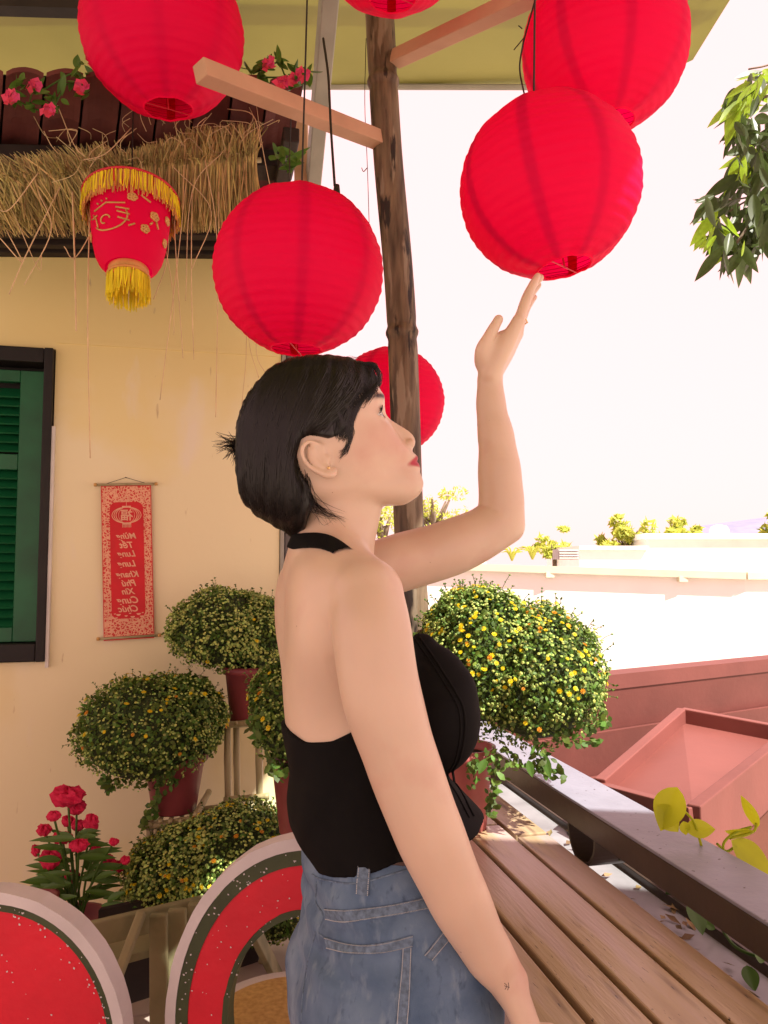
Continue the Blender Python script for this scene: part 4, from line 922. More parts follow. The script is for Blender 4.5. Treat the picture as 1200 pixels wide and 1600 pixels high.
# ================================================================== BLOSSOM GARLANDS ON THE EAVE
def garland(label, spots, Y, seed):
    rnd = random.Random(seed); t = thing('blossom_garland', label, 'garland', P(*spots[0][:2], Y), 'artificial blossom sprays on the eave')
    b = MB(); b.tube(spline([P(x, y+3, Y) for x, y, _ in spots], 4), .0022, 5); b.build('vine_stem', M_leaf_green, t, True)
    for x, y, kd in spots:
        for _ in range(5):
            a = rnd.uniform(0, 6.28); l = rnd.uniform(12, 26); p0 = P(x+rnd.gauss(0,5), y+rnd.gauss(0,5), Y+rnd.gauss(0,.02)); p1 = P(x+cos(a)*l, y+sin(a)*l, Y-.02+rnd.gauss(0,.03))
            heart_leaf('leaf', p0, p1, (rnd.gauss(0,.4),-1,.3), rnd.uniform(.008,.012), M_leaf_green, t, .2, .1)
        if kd:
            b = MB(); c = P(x+rnd.gauss(0,5), y+rnd.gauss(0,5), Y-.04)
            for q in range(9):
                a = q*2.4; u, v, w_ = frame_from(Vector((rnd.gauss(0,.5), -1, rnd.gauss(0,.5))), rnd); r_ = .016; d = Vector((cos(a), -.2, sin(a)))*r_*rnd.uniform(.3,1)
                b.add([c+d-u*.011, c+d-v*.009, c+d+u*.011, c+d+v*.009+w_*.004], [(0,1,2,3)])
            b.build('blossom', M_pinkf, t)
garland('pink blossom spray hanging on the left part of the tiled eave', [(20,150,1), (55,168,0), (82,165,1), (105,128,0), (128,140,1), (118,110,0), (60,140,1), (30,128,0), (90,150,0)], 1.76, 1)
garland('pink blossom spray on the eave end right of the top left lantern', [(395,112,0), (420,102,1), (436,96,0), (452,130,1), (470,130,1), (478,118,0), (462,118,1), (410,118,0)], 1.86, 2)
garland('small green sprig hanging just above the lantern over the woman', [(440,240,0), (452,262,0), (468,250,0)], 1.75, 3)
garland('faint pink blossom sprig seen behind the top left lantern', [(150,98,1), (150,118,0)], 1.9, 4)
# ================================================================== THE WOMAN (one continuous implicit surface, meshed with surface nets)
def axis(*seg):
    out = []
    for a, b, s in seg: n = max(1, int(round((b-a)/s))); out += list(np.linspace(a, b, n, endpoint=False))
    return np.array(out+[seg[-1][1]], dtype=np.float32)
def smin(a, b, k): h = np.clip(.5+.5*(b-a)/k, 0, 1); return b*(1-h)+a*h-k*h*(1-h)
def smax(a, b, k): return -smin(-a, -b, k)
class Field:
    def __init__(s, xs, ys, zs): s.x, s.y, s.z = xs, ys, zs; s.F = np.full((len(xs), len(ys), len(zs)), .12, np.float32)
    def sl(s, lo, hi):
        r = []
        for ax, l, h in zip((s.x, s.y, s.z), lo, hi): i0 = max(0, np.searchsorted(ax, l)-1); i1 = min(len(ax), np.searchsorted(ax, h)+1); r.append(slice(i0, max(i0+1, i1)))
        return tuple(r)
    def co(s, q): return s.x[q[0]][:,None,None], s.y[q[1]][None,:,None], s.z[q[2]][None,None,:]
    def add(s, fn, lo, hi, k=.01):
        q = s.sl(lo, hi); s.F[q] = smin(s.F[q], fn(*s.co(q)), k)
    def cut(s, fn, lo, hi, k=.004):
        q = s.sl(lo, hi); s.F[q] = smax(s.F[q], -fn(*s.co(q)), k)
    def ball(s, c, r, k=.01, sub=False):
        r3 = (r, r, r) if not hasattr(r, '__len__') else r; m = max(r3); pad = m+k+.02
        fn = lambda X, Y, Z: (np.sqrt(((X-c[0])/r3[0])**2+((Y-c[1])/r3[1])**2+((Z-c[2])/r3[2])**2)-1)*min(r3)
        (s.cut if sub else s.add)(fn, [v-pad for v in c], [v+pad for v in c], k)
    def limb(s, pts, rad, k=.015, n=8, sub=False):
        P_ = spline(pts, n); R_ = []
        for i in range(len(pts)-1):
            for q in range(n): t = q/n; t = t*t*(3-2*t); R_.append(rad[i]*(1-t)+rad[i+1]*t)
        R_.append(rad[-1]); mr = max(R_)+k+.015
        lo = [min(p[i] for p in P_)-mr for i in range(3)]; hi = [max(p[i] for p in P_)+mr for i in range(3)]
        q = s.sl(lo, hi); G = np.full(s.F[q].shape, .12, np.float32); off = [w.start for w in q]
        for (a, b, ra, rb) in zip(P_, P_[1:], R_, R_[1:]):
            m = max(ra, rb)+k+.012; l2 = [min(a[i], b[i])-m for i in range(3)]; h2 = [max(a[i], b[i])+m for i in range(3)]
            w = s.sl(l2, h2); X, Y, Z = s.co(w); d = b-a; dd = d.dot(d)+1e-12
            t = np.clip(((X-a[0])*d[0]+(Y-a[1])*d[1]+(Z-a[2])*d[2])/dd, 0, 1)
            dist = np.sqrt((X-a[0]-t*d[0])**2+(Y-a[1]-t*d[1])**2+(Z-a[2]-t*d[2])**2)-(ra+(rb-ra)*t)
            ww = tuple(slice(v.start-o, v.stop-o) for v, o in zip(w, off)); G[ww] = np.minimum(G[ww], dist)
        s.F[q] = smax(s.F[q], -G, k) if sub else smin(s.F[q], G, k)
def surface_nets(F, xs, ys, zs):
    ins = F < 0
    nx, ny, nz = F.shape
    c = np.zeros((nx-1, ny-1, nz-1), np.uint8)
    for i in (0,1):
        for j in (0,1):
            for k in (0,1): c += ins[i:nx-1+i, j:ny-1+j, k:nz-1+k]
    cell = np.argwhere((c > 0) & (c < 8)); idx = np.full(c.shape, -1, np.int32); idx[cell[:,0], cell[:,1], cell[:,2]] = np.arange(len(cell))
    I, J, K = cell.T; acc = np.zeros((len(cell), 3)); cnt = np.zeros(len(cell))
    cor = [(i,j,k) for i in (0,1) for j in (0,1) for k in (0,1)]
    val = {q: F[I+q[0], J+q[1], K+q[2]] for q in cor}
    for a in cor:
        for ax in range(3):
            if a[ax]: continue
            b = list(a); b[ax] = 1; b = tuple(b); va, vb = val[a], val[b]; m = (va < 0) != (vb < 0)
            t = np.where(m, va/(va-vb+1e-20), 0)
            p = np.stack([xs[I+a[0]], ys[J+a[1]], zs[K+a[2]]], 1).astype(np.float64); p2 = np.stack([xs[I+b[0]], ys[J+b[1]], zs[K+b[2]]], 1)
            acc += np.where(m[:,None], p+(p2-p)*t[:,None], 0); cnt += m
    V = acc/cnt[:,None]; quads = []
    for ax in range(3):
        sa = [slice(0,-1) if i == ax else slice(None) for i in range(3)]; sb = [slice(1,None) if i == ax else slice(None) for i in range(3)]
        a, b = ins[tuple(sa)], ins[tuple(sb)]; e = np.argwhere(a != b); flip = a[e[:,0], e[:,1], e[:,2]]
        o1, o2 = [(1,2), (2,0), (0,1)][ax]; ok = (e[:,o1] > 0) & (e[:,o2] > 0) & (e[:,o1] < F.shape[o1]-1) & (e[:,o2] < F.shape[o2]-1); e, flip = e[ok], flip[ok]
        def g(d1, d2): q = e.copy(); q[:,o1] -= d1; q[:,o2] -= d2; return idx[q[:,0], q[:,1], q[:,2]]
        Q = np.stack([g(1,1), g(0,1), g(0,0), g(1,0)], 1); Q[~flip] = Q[~flip][:, ::-1]; quads.append(Q)
    Q = np.concatenate(quads); Q = Q[(Q >= 0).all(1)]; return V, Q
def np_mesh(name, V, Q, m, parent=None):
    me = bpy.data.meshes.new(name); me.vertices.add(len(V)); me.vertices.foreach_set('co', V.astype(np.float32).ravel())
    me.loops.add(len(Q)*4); me.loops.foreach_set('vertex_index', Q.astype(np.int32).ravel())
    me.polygons.add(len(Q)); me.polygons.foreach_set('loop_start', np.arange(0, len(Q)*4, 4, dtype=np.int32)); me.polygons.foreach_set('loop_total', np.full(len(Q), 4, np.int32))
    me.polygons.foreach_set('use_smooth', np.ones(len(Q), bool)); me.materials.append(m); me.update(calc_edges=True); me.validate()
    return link(name, me, parent)
def relax(V, Q, it=2, lam=.5):
    n = len(V); E_ = np.concatenate([Q[:,[0,1]], Q[:,[1,2]], Q[:,[2,3]], Q[:,[3,0]]]); 
    for _ in range(it):
        A = np.zeros_like(V); c = np.zeros(n)
        for ax in range(3): A[:,ax] = np.bincount(E_[:,0], V[E_[:,1],ax], n)+np.bincount(E_[:,1], V[E_[:,0],ax], n)
        c = np.bincount(E_[:,0], minlength=n)+np.bincount(E_[:,1], minlength=n)
        V = V+(A/np.maximum(c,1)[:,None]-V)*lam
    return V
M_skin = mat('warm_skin', (.66,.49,.37),   .38, .08, 7, .14, 300, spec=.5, sss=.18, dist=.0006)
M_hair = mat('black_hair', (.0040,.0028,.0024), .45, .3, 90, .0, spec=.5, island=.35, stretch=(1,1,.1))
M_black = mat('black_rib_knit', (.0050,.0048,.0050), .8, .15, 30, .25, 700, spec=.12, sheen=.0, dist=.0006)
M_denim = mat('washed_denim', (.075,.13,.22), .85, .2, 16, .6, 900, spec=.2, col2=(.15,.23,.34), dist=.0008)
blend_over(M_denim, (.25,.34,.44), noise_mask(9, .52, .74, (1,1,1), 5, 3)); blend_over(M_denim, (.035,.06,.12), noise_mask(14, .60, .80, (1,1,1), 5, 8))
blend_over(M_denim, (.19,.27,.36), noise_mask(75, .56, .76, (1,1,.35), 5, 13)); blend_over(M_denim, (.06,.10,.17), noise_mask(110, .60, .78, (1,1,.4), 4, 17))
M_denim_l = mat('denim_seam', (.13,.19,.27), .85, .35, 160, .6, 900, spec=.2, dist=.0008)
M_thread = mat('pale_thread', (.45,.48,.50), .8, .1, 40)
M_eye = mat('eye_white', (.75,.70,.66), .15, .04, 20, spec=.6); M_iris = mat('dark_iris', (.035,.018,.010), .1, .2, 90, spec=.8)
M_gold_s = mat('gold_jewel', (.85,.6,.28), .2, .05, 20, metal=1)
M_shoe = mat('white_canvas_shoe', (.6,.58,.55), .8, .05, 20)
blend_over(M_skin, (.60,.37,.28), noise_mask(11, .56, .80, (1,1,1), 6, 4)); blend_over(M_skin, (.30,.16,.10), noise_mask(120, .81, .83, (1,1,1), 1, 7))
# ---- frames
PSI, TAU = radians(3), radians(24.5)
H0 = P(520, 725, 1.10); hx, hy = cos(PSI), sin(PSI)
def hplane(px, py):        # pixel -> (u,v) on the head's midplane
    r = ray(px, py); n = Vector((-hy, hx, 0)); o = Vector((0,0,CH)); k = (H0-o).dot(n)/r.dot(n); p = o+r*k-H0
    a, z = p.x*hx+p.y*hy, p.z; return a*cos(TAU)+z*sin(TAU), -a*sin(TAU)+z*cos(TAU)
def HW(u, v, w):           # head coordinates -> world
    a, z = u*cos(TAU)-v*sin(TAU), u*sin(TAU)+v*cos(TAU); return H0+Vector((a*hx+w*hy, a*hy-w*hx, z))
def hco(X, Y, Z):
    dx, dy, dz = X-H0.x, Y-H0.y, Z-H0.z; a = dx*hx+dy*hy; w = dx*hy-dy*hx
    return a*cos(TAU)+dz*sin(TAU), -a*sin(TAU)+dz*cos(TAU), w
front_px = [(465,579), (500,575), (530,573), (555,577), (575,588), (590,603), (598,618), (602,635), (604.5,650), (611,656), (622,663), (637,672), (646,680), (650,689), (648,697), (643.5,703), (645,708), (651,712), (654.5,717), (651.5,721), (655,726), (657,732), (655.5,738), (659,745), (662,755), (660,766), (653,777), (642,784)]
base_px = [(465,579), (500,575), (530,573), (555,577), (575,588), (590,603), (598,618), (601,635), (603,650), (607,660), (613,671), (622,684), (631,694), (641,704), (643,708), (646,713), (648,718), (649,722), (650,727), (652,733), (654,739), (658,746), (661,755), (659,766), (652,777), (641,784)]
back_px = [(465,579), (435,596), (410,625), (397,660), (395,700), (402,740), (416,770), (436,795), (455,815), (470,835), (480,850)]
def curve(pxs):
    q = sorted([hplane(*p)[::-1] for p in pxs]); return np.array([a for a, _ in q]), np.array([b for _, b in q])
Fv, Fu = curve(front_px); Bv, Bu = curve(base_px); Kv, Ku = curve(back_px)
def F_tr(v): return np.interp(v, Fv, Fu)
def F_ba(v): return np.interp(v, Bv, Bu)
def smooth_tab(fn, lo=-.13, hi=.16, n=400, s=3):
    v = np.linspace(lo, hi, n); y = fn(v); ker = np.exp(-.5*(np.arange(-4*s, 4*s+1)/s)**2); ker /= ker.sum(); y2 = np.convolve(np.pad(y, 4*s, 'edge'), ker, 'valid'); return lambda q: np.interp(q, v, y2)
F_tr = smooth_tab(F_tr, s=2); F_ba = smooth_tab(F_ba, s=4); F_bk = smooth_tab(lambda v: np.interp(v, Kv, Ku), s=6)
vtop = Fv[-1]
b_tab = smooth_tab(lambda v: np.interp(v, [-.115,-.105,-.095,-.082,-.066,-.045,-.02,.01,.04,.07,.10,.118,.13,.137,.142], [.012,.024,.036,.047,.055,.0625,.068,.072,.0745,.073,.066,.055,.042,.028,.008]), s=4)
EYE_V, EYE_W = .0320, .030
eye_u = .0795
EYE = {}
def vnose(): return hplane(650,689)[1]
v_na, v_tip, v_sub = hplane(604,650)[1], hplane(650,689)[1], hplane(643,703)[1]
v_lip0, v_mouth, v_lip1 = hplane(645,708)[1], hplane(651.5,721)[1], hplane(656,738)[1]
G = lambda t: np.exp(-t*t)
def head_fn(X, Y, Z):
    u, v, w = hco(X, Y, Z); aw = np.abs(w)
    dN = F_tr(v)-F_ba(v); mn = np.clip((v_na+.006-v)/.006, 0, 1)*np.clip((v-v_sub+.004)/.004, 0, 1)
    sig = np.interp(v, [v_sub-.01, v_sub, v_tip, v_tip+.012, v_na-.012, v_na+.01], [.011,.0115,.0105,.0085,.0065,.008])
    dn = np.maximum(dN, -.002)*mn*G(aw/sig)
    lip = dN*(1-mn)*np.exp(-(aw/.0215)**4)*(v < v_sub+.002)
    dn2 = dn+lip
    dn2 = dn2-.0016*G((v-v_mouth)/.0014)*np.exp(-(aw/.022)**6)
    dn2 = dn2-.0055*G((aw-.029)/.015)*G((v-EYE_V+.000)/.011)          # eye socket
    dn2 = dn2+.0030*G((aw-.026)/.020)*G((v-EYE_V-.024)/.007)           # brow ridge
    dn2 = dn2+.0045*G((aw-.042)/.020)*G((v-.006)/.022)                 # cheek
    dn2 = dn2+.0025*G((aw-.026)/.012)*G((v-v_sub+.010)/.020)           # beside the mouth
    dn2 = dn2-.0020*G((aw-.027)/.005)*G((v-v_mouth)/.006)-.0075*np.clip(aw/.026,0,1.3)**2*G((v-v_mouth)/.016)
    front = np.clip((u-.03)/.03, 0, 1); uu = u-dn2*front
    Fb, Bk = F_ba(v), F_bk(v); u0 = np.minimum((Fb+Bk)/2, .004+0*v); u0 = np.where(v > .09, (Fb+Bk)/2, u0*1.0); 
    tt = np.clip((v-.06)/.04, 0, 1); u0 = np.minimum((Fb+Bk)/2, .004)*(1-tt)+(Fb+Bk)/2*tt
    af, ab = np.maximum(Fb-u0, .004), np.maximum(u0-Bk, .004); b = b_tab(v)
    p = np.interp(v, [-.10,-.08,-.05,0,.05,.10,.14], [1.95,2.0,2.1,2.25,2.3,2.15,2.0])
    d = uu-u0; a = np.where(d > 0, af, ab); pe = np.where(d > 0, p, 2.1)
    q = (np.abs(d/a)**pe+np.abs(w/b)**pe+1e-9)**(1/pe)
    gx = np.abs(d/a)**(pe-1)/a; gw = np.abs(w/b)**(pe-1)/b; gr = np.sqrt(gx*gx+gw*gw)/np.maximum(q, .2)**(pe-1)+1e-3
    f = (q-1)/gr
    f = np.maximum(f, (v-vtop)); 
    return smax(f, (-(Z-zj))*1.0, .022)
zj = P(600, 789, 1.10).z
BTH = radians(17); bf = Vector((cos(BTH), sin(BTH), 0)); br_ = Vector((sin(BTH), -cos(BTH), 0))     # body forward, body right (near the camera)
BY = 1.09
rows = [(856,478,545,.038), (866,462,565,.058), (880,447,590,.092), (905,438,590,.118), (935,436,596,.132), (970,438,612,.134), (1000,439,638,.131), (1050,441,664,.112), (1100,444,668,.107), (1150,449,672,.109), (1200,457,676,.113), (1250,466,684,.115), (1300,476,700,.124), (1350,482,722,.140),
        (1400,486,744,.150), (1450,480,756,.158), (1500,474,764,.162), (1560,468,768,.164), (1620,468,766,.162), (1680,468,755,.165), (1740,480,735,.15), (1780,500,715,.12)]
TZ = []; TX = []; TH_ = []; TB = []
for y, xl, xr, b in rows:
    p0, p1 = P(xl, y, BY), P(xr, y, BY); h = (p1.x-p0.x)/2; a = sqrt(max(h*h-(b*sin(BTH))**2, (.35*h)**2))/cos(BTH); TZ.append(p0.z); TX.append((p0.x+p1.x)/2); TH_.append(a); TB.append(b)
TZ, TX, TH_, TB = [np.array(q[::-1]) for q in (TZ, TX, TH_, TB)]
def stab(V): return smooth_tab(lambda q: np.interp(q, TZ, V), .5, 1.45, 500, 6)
tX, tA, tB = stab(TX), stab(TH_), stab(TB)
def torso_fn(X, Y, Z):
    cx, a, b = tX(Z), tA(Z), tB(Z); f = (X-cx)*bf.x+(Y-BY)*bf.y; r = (X-cx)*br_.x+(Y-BY)*br_.y
    q = (np.abs(f/a)**2.2+np.abs(r/b)**2.2+1e-9)**(1/2.2); gr = np.sqrt((np.abs(f/a)**1.2/a)**2+(np.abs(r/b)**1.2/b)**2)/np.maximum(q, .3)**1.2+1e-3
    d = (q-1)/gr
    return np.maximum(smax(d, (Z-TZ[-1]), .03), TZ[0]-Z)
BF = Field(axis((-.205,-.165,.004), (-.165,.275,.0022), (.275,.345,.004)), axis((.835,1.0,.0033), (1.0,1.20,.0022), (1.20,1.36,.0026)), axis((-.02,.70,.008), (.70,.86,.003), (.86,1.36,.004), (1.36,1.63,.0021), (1.63,1.90,.0025)))
BF.add(torso_fn, (-.22,.84,.56), (.33,1.34,1.42), .02)
def bodypt(px, py, r, f=0): p = P(px, py, BY); return p+br_*r+bf*f
# bust, shoulder blades, buttocks
for r, px in ((.062, 658), (-.062, 673)): BF.ball(tuple(P(px, 1112, BY)+br_*r), (.052,.056,.062), .024)
for r in (.07, -.07): BF.ball(tuple(P(505, 960, BY)+br_*r), (.045,.05,.075), .05)
for r in (.05, -.05): BF.limb([P(632,1014, BY)+br_*r, P(672,1062,BY)+br_*r], [.016,.034], .02, n=5)
for r in (.078, -.078): BF.ball(tuple(P(572, 1555, BY)+br_*r), (.080,.080,.09), .05)
# neck, trapezius
BF.limb([P(540,790,1.10), P(528,838,1.10), P(516,900,1.105)], [.052,.0535,.058], .018)
BF.limb([P(512,872,1.09), P(540,892,1.02), P(570,925,.965)], [.044,.040,.043], .03)
BF.limb([P(512,872,1.10), P(530,885,1.18), P(545,905,1.235)], [.044,.040,.043], .03)
# near arm (hangs down to the table)
NA = [P(574,930,.962), P(581,990,.940), P(596,1085,.926), P(627,1185,.920), P(666,1290,.920), P(711,1392,.938), P(757,1480,.955), P(794,1533,.965)]
BF.limb(NA, [.0455,.0485,.0478,.0436,.0412,.0372,.0305,.0242], .006)
BF.limb([P(517,1040,.958), P(527,1070,.956), P(540,1108,.956), P(552,1150,.958)], [.004,.010,.012,.010], .012, sub=True)
# far arm (raised)
FA = [P(548,905,1.235), P(622,880,1.25), P(700,857,1.265), P(762,828,1.278), P(782,800,1.28), P(781,745,1.28), P(776,690,1.28), P(768,640,1.28), P(765.5,595,1.28)]
BF.limb(FA, [.046,.0475,.0465,.0425,.0385,.0365,.0310,.0255,.0215], .012)
BF.ball(tuple(P(793,821,1.285)), .024, .02); BF.ball(tuple(P(801,827,1.287)), .0155, .012)
# raised hand
def hand(wr, kn, tip, lat, thumb, rp=.0125, curl=None, L=(.92,1.0,.96,.80), k=.007):
    lat = Vector(lat).normalized(); offs = (-.031,-.0105,.0105,.030); ends = []
    for i, o in enumerate(offs):
        kp = kn+lat*o; BF.limb([wr+lat*o*.55, wr.lerp(kn, .5)+lat*o*.85, kp], [rp*1.12, rp*1.12, rp*.86], .010, n=5)
    for i, o in enumerate(offs):
        kp = kn+lat*o; d = (tip-kn)*L[i]; e = kp+d+lat*o*.10; c = curl if curl is not None else Vector((0,0,0))
        c = c*(.4+.5*((i*7)%4)) + lat*(.002*(((i*5)%3)-1))
        BF.limb([kp, kp.lerp(e, .42)+c*.8, kp.lerp(e, .74)+c*.7, e-c*.9], [.0093,.0083,.0076,.0058], .0028, n=5); ends.append((kp, e))
    BF.limb(thumb, [.0145,.0125,.0100,.0080], .008, n=5)
    return ends
WRf, KNf, TPf = P(766,588,1.28), P(809,512,1.283), P(840,437,1.315)
HE = hand(WRf, KNf, TPf, (.14,1,-.05), [P(757,566,1.268), P(754,548,1.255), P(766,523,1.247), P(779,499,1.245)], .0130, curl=Vector((-.003,0,.001)))
BF.ball(tuple(P(757,563,1.275)), (.014,.02,.018), .012); BF.limb([P(766,548,1.262), P(784,527,1.262)], [.014,.0105], .008)
# resting hand
zt = .7505
WRn = P(794,1533,.965); KNn = Vector((WRn.x+.034, .962, zt+.020)); TPn = Vector((KNn.x+.068, .958, zt+.0075))
hand(WRn, KNn, TPn, (0,-1,0), [WRn.lerp(KNn,.25)+Vector((0,.022,-.004)), WRn.lerp(KNn,.6)+Vector((0,.040,-.006)), KNn+Vector((.0,.052,-.008)), KNn+Vector((.028,.056,-.0125))], .0140, curl=Vector((0,0,.004)))
# head
BF.add(head_fn, tuple(H0-Vector((.18,.12,.16))), tuple(H0+Vector((.17,.12,.19))), .010)
# alae and nostrils
nu, nv_ = hplane(641,694)
for s in (1,-1):
    BF.ball(tuple(HW(nu, nv_, s*.0105)), .0062, .006)
    BF.limb([HW(nu+.004, nv_-.008, s*.0060), HW(nu+.003, nv_-.001, s*.0070)], [.0028,.0022], .002, n=3, sub=True)
# eyelids: a shell round the eyeball, opened by a wedge that looks up-forward
def lid_fn(c, s):
    g = 12*pi/180
    def fn(X, Y, Z):
        u, v, w = hco(X, Y, Z); du, dv, dw = u-c[0], v-c[1], w-c[2]
        r = np.sqrt(du*du+dv*dv+dw*dw)-.0147; el = np.arctan2(dv, np.maximum(du, 1e-4)); lim = np.clip(1-(dw/.0150)**2, 0, 1)
        up = el-(.56*lim+.0); lo_ = -(el+.40*lim); op = np.maximum(up, lo_)*.012
        op = np.where(du > 0, op, .01); return np.maximum(r, -op)
    return fn
def open_fn(c, s):
    def fn(X, Y, Z):
        u, v, w = hco(X, Y, Z); du, dv, dw = u-c[0], v-c[1], w-c[2]
        r = np.sqrt(du*du+dv*dv+dw*dw)-.0205; el = np.arctan2(dv, np.maximum(du, 1e-4)); lim = np.clip(1-(dw/.0150)**2, 0, 1)
        op = np.maximum(el-.56*lim, -(el+.40*lim))*.012; op = np.where((du > .002) & (np.abs(dw) < .0150), op, .01); return np.maximum(r, op)
    return fn
for s in (1,-1):
    c = (eye_u, EYE_V, s*EYE_W); pw = HW(*c)
    BF.ball(tuple(pw), .0137, .001, sub=True); BF.add(lid_fn(c, s), tuple(pw-Vector((.02,)*3)), tuple(pw+Vector((.02,)*3)), .0035); BF.cut(open_fn(c, s), tuple(pw-Vector((.024,)*3)), tuple(pw+Vector((.024,)*3)), .0008)
# near and far ear
def EP(px, py, dy=0): return P(499+(px-499)*.90, 715+(py-715)*.90, 1.019-dy*.9)
ear_o = [(509,707,-.010), (503,697,-.006), (492,690,0), (481,688,.004), (473,693,.006), (469,702,.007), (472,716,.006), (480,728,.005), (491,736,.003), (503,742,.002), (513,745,.001), (522,743,-.002), (525,737,-.007)]
def mir(p):   # mirror over the head's midplane
    n = Vector((-hy, hx, 0)); return p-n*(2*(p-H0).dot(n))
for side in (0, 1):
    M_ = (lambda p: p) if side == 0 else mir
    BF.limb([M_(EP(497,705,-.012)), M_(EP(503,722,-.012))], [.013,.012], .006, n=3)
    BF.limb([M_(EP(486,703,-.003)), M_(EP(489,718,-.004)), M_(EP(505,732,-.004)), M_(EP(516,737,-.004))], [.0075,.0078,.0075,.0062], .004, n=4)
    BF.limb([M_(EP(x, y, d)) for x, y, d in ear_o], [.0026,.0032,.0033,.0032,.0032,.0032,.0032,.0034,.0040,.0048,.0058,.0056,.0045], .002, n=4)
    BF.limb([M_(EP(497,699,.006)), M_(EP(504,712,.005)), M_(EP(509,722,.003))], [.0042,.0052,.0036], .003, n=4, sub=True)
    BF.limb([M_(EP(483,692,.007)), M_(EP(477,704,.008)), M_(EP(480,718,.007)), M_(EP(491,729,.006))], [.0028,.0033,.0030,.002], .002, n=4, sub=True)
    BF.ball(tuple(M_(EP(513,717,-.004))), (.0048,.004,.0058), .003)
# legs and feet
for s in (1,-1):
    hp = P(610,1640,BY)+br_*(.082*s)-Vector((br_.x*.082*s,0,0)); 
    BF.limb([Vector((hp.x, hp.y, .70)), Vector((hp.x+.02, hp.y, .42)), Vector((hp.x-.01, hp.y, .09))], [.095,.060,.040], .03, n=6)
    BF.limb([Vector((hp.x-.02, hp.y, .05)), Vector((hp.x+.14*bf.x, hp.y+.14*bf.y, .03))], [.036,.030], .02, n=3)
V, Q = surface_nets(BF.F, BF.x, BF.y, BF.z); V = relax(V, Q, 2, .45)
# ---- keep only the main shell of skin
woman = thing('person', 'dark haired woman in black halter top and jeans touching a red lantern overhead', 'person', (P(610,1640,BY).x, BY, 0))
body = np_mesh('body', V, Q, M_skin, woman)
me = body.data; att = me.color_attributes.new('tint', 'FLOAT_COLOR', 'POINT')
u, v, w = hco(V[:,0], V[:,1], V[:,2]); aw = np.abs(w)
lipc = np.clip(1.35-((aw/.0265)**2+((v-(v_mouth-.0010))/(.0108*(1-.25*(aw/.0265))))**2)*1.25, 0, 1)*(u > F_ba(v)-.030)*(aw < .0265); lipc = np.clip(lipc*1.9, 0, 1)
bro = G((v-(EYE_V+.0245+.10*np.clip(aw-.03,0,1)-.10*np.clip(aw-.040,0,1)*3))/.0036)*np.clip((aw-.010)/.006,0,1)*np.clip((.050-aw)/.01,0,1)*(u > .05)
blu = G((aw-.045)/.022)*G((v-.0)/.022)*(u > .03)*.22
liner = 0*blu
rgba = np.stack([lipc, np.clip(bro*1.3,0,1), blu, np.ones_like(lipc)], 1).astype(np.float32); att.data.foreach_set('color', rgba.ravel())
N = M_skin.node_tree.nodes; L = M_skin.node_tree.links; at = N.new('ShaderNodeAttribute'); at.attribute_name = 'tint'; sp3 = N.new('ShaderNodeSeparateColor'); L.new(at.outputs['Color'], sp3.inputs[0])
blend_over(M_skin, (.62,.26,.22), lambda N, L: sp3.outputs[2]); blend_over(M_skin, (.40,.012,.03), lambda N, L: sp3.outputs[0]); blend_over(M_skin, (.035,.02,.015), lambda N, L: sp3.outputs[1])
for s in (1,-1):
    c = HW(eye_u, EYE_V, s*EYE_W); gz_ = (HW(eye_u+1, EYE_V+.16, s*EYE_W)-c).normalized(); qt = gz_.to_track_quat('Z', 'Y').to_matrix()
    b = MB(); n, m_ = 28, 20; vs = []
    for i in range(m_+1):
        th_ = pi*i/m_
        for k in range(n): vs.append(c+qt@Vector((.0130*sin(th_)*cos(2*pi*k/n), .0130*sin(th_)*sin(2*pi*k/n), .0130*cos(th_))))
    b.add(vs, [(i*n+k, (i+1)*n+k, (i+1)*n+(k+1)%n, i*n+(k+1)%n) for i in range(m_) for k in range(n)]); ey = b.build('eyeball', M_eye, body, True)
    b = MB(); vs = []
    for i in range(7):
        th_ = .50*i/6
        for k in range(n): vs.append(c+qt@Vector((.0133*sin(th_)*cos(2*pi*k/n), .0133*sin(th_)*sin(2*pi*k/n), .0133*cos(th_))))
    b.add(vs, [(i*n+k, (i+1)*n+k, (i+1)*n+(k+1)%n, i*n+(k+1)%n) for i in range(6) for k in range(n)]); b.build('iris', M_iris, body, True)
    b = MB()
    for q in range(26):
        dw = (q/25-.5)*.026; lim = max(0, 1-(dw/.0150)**2); r_ = sqrt(max(1e-6, .0152**2-dw*dw)); el = .56*lim
        a_ = HW(eye_u+r_*cos(el), EYE_V+r_*sin(el), s*EYE_W+dw); ex = HW(eye_u+r_*cos(el)+.0045, EYE_V+r_*sin(el)+.0045, s*EYE_W+dw*1.15+s*.001)
        b.tube([a_, a_.lerp(ex, .5)+Vector((.001,0,-.0006)), ex], [.00055,.0004,.0001], 3)
    for sgn, f_ in ((1,.56), (-1,-.40)):
        b.tube([HW(eye_u+sqrt(.0150**2-dw*dw)*cos(f_*max(0,1-(dw/.0150)**2)), EYE_V+sqrt(.0150**2-dw*dw)*sin(f_*max(0,1-(dw/.0150)**2)), s*EYE_W+dw) for dw in [(-.5+k/12)*.026 for k in range(13)]], .0006 if sgn > 0 else .00035, 4)
    b.build('eyelashes', M_hair, body)
ear_p = EP(515,733,.004); b = MB(); b.lathe([(0,-.0022), (.0016,-.0015), (.0022,0), (.0016,.0015), (0,.0022)], 12, ear_p); b.build('ear_stud', M_gold_s, body, True)
kp, e_ = HE[2]; rc = kp.lerp(e_, .20); dr = (e_-kp).normalized(); u1 = dr.orthogonal().normalized(); v1 = dr.cross(u1)
b = MB(); b.tube([rc+(u1*cos(a)+v1*sin(a))*.0098 for a in [2*pi*i/24 for i in range(25)]], .0011, 6, cap=False); b.build('finger_ring', M_gold_s, body, True)
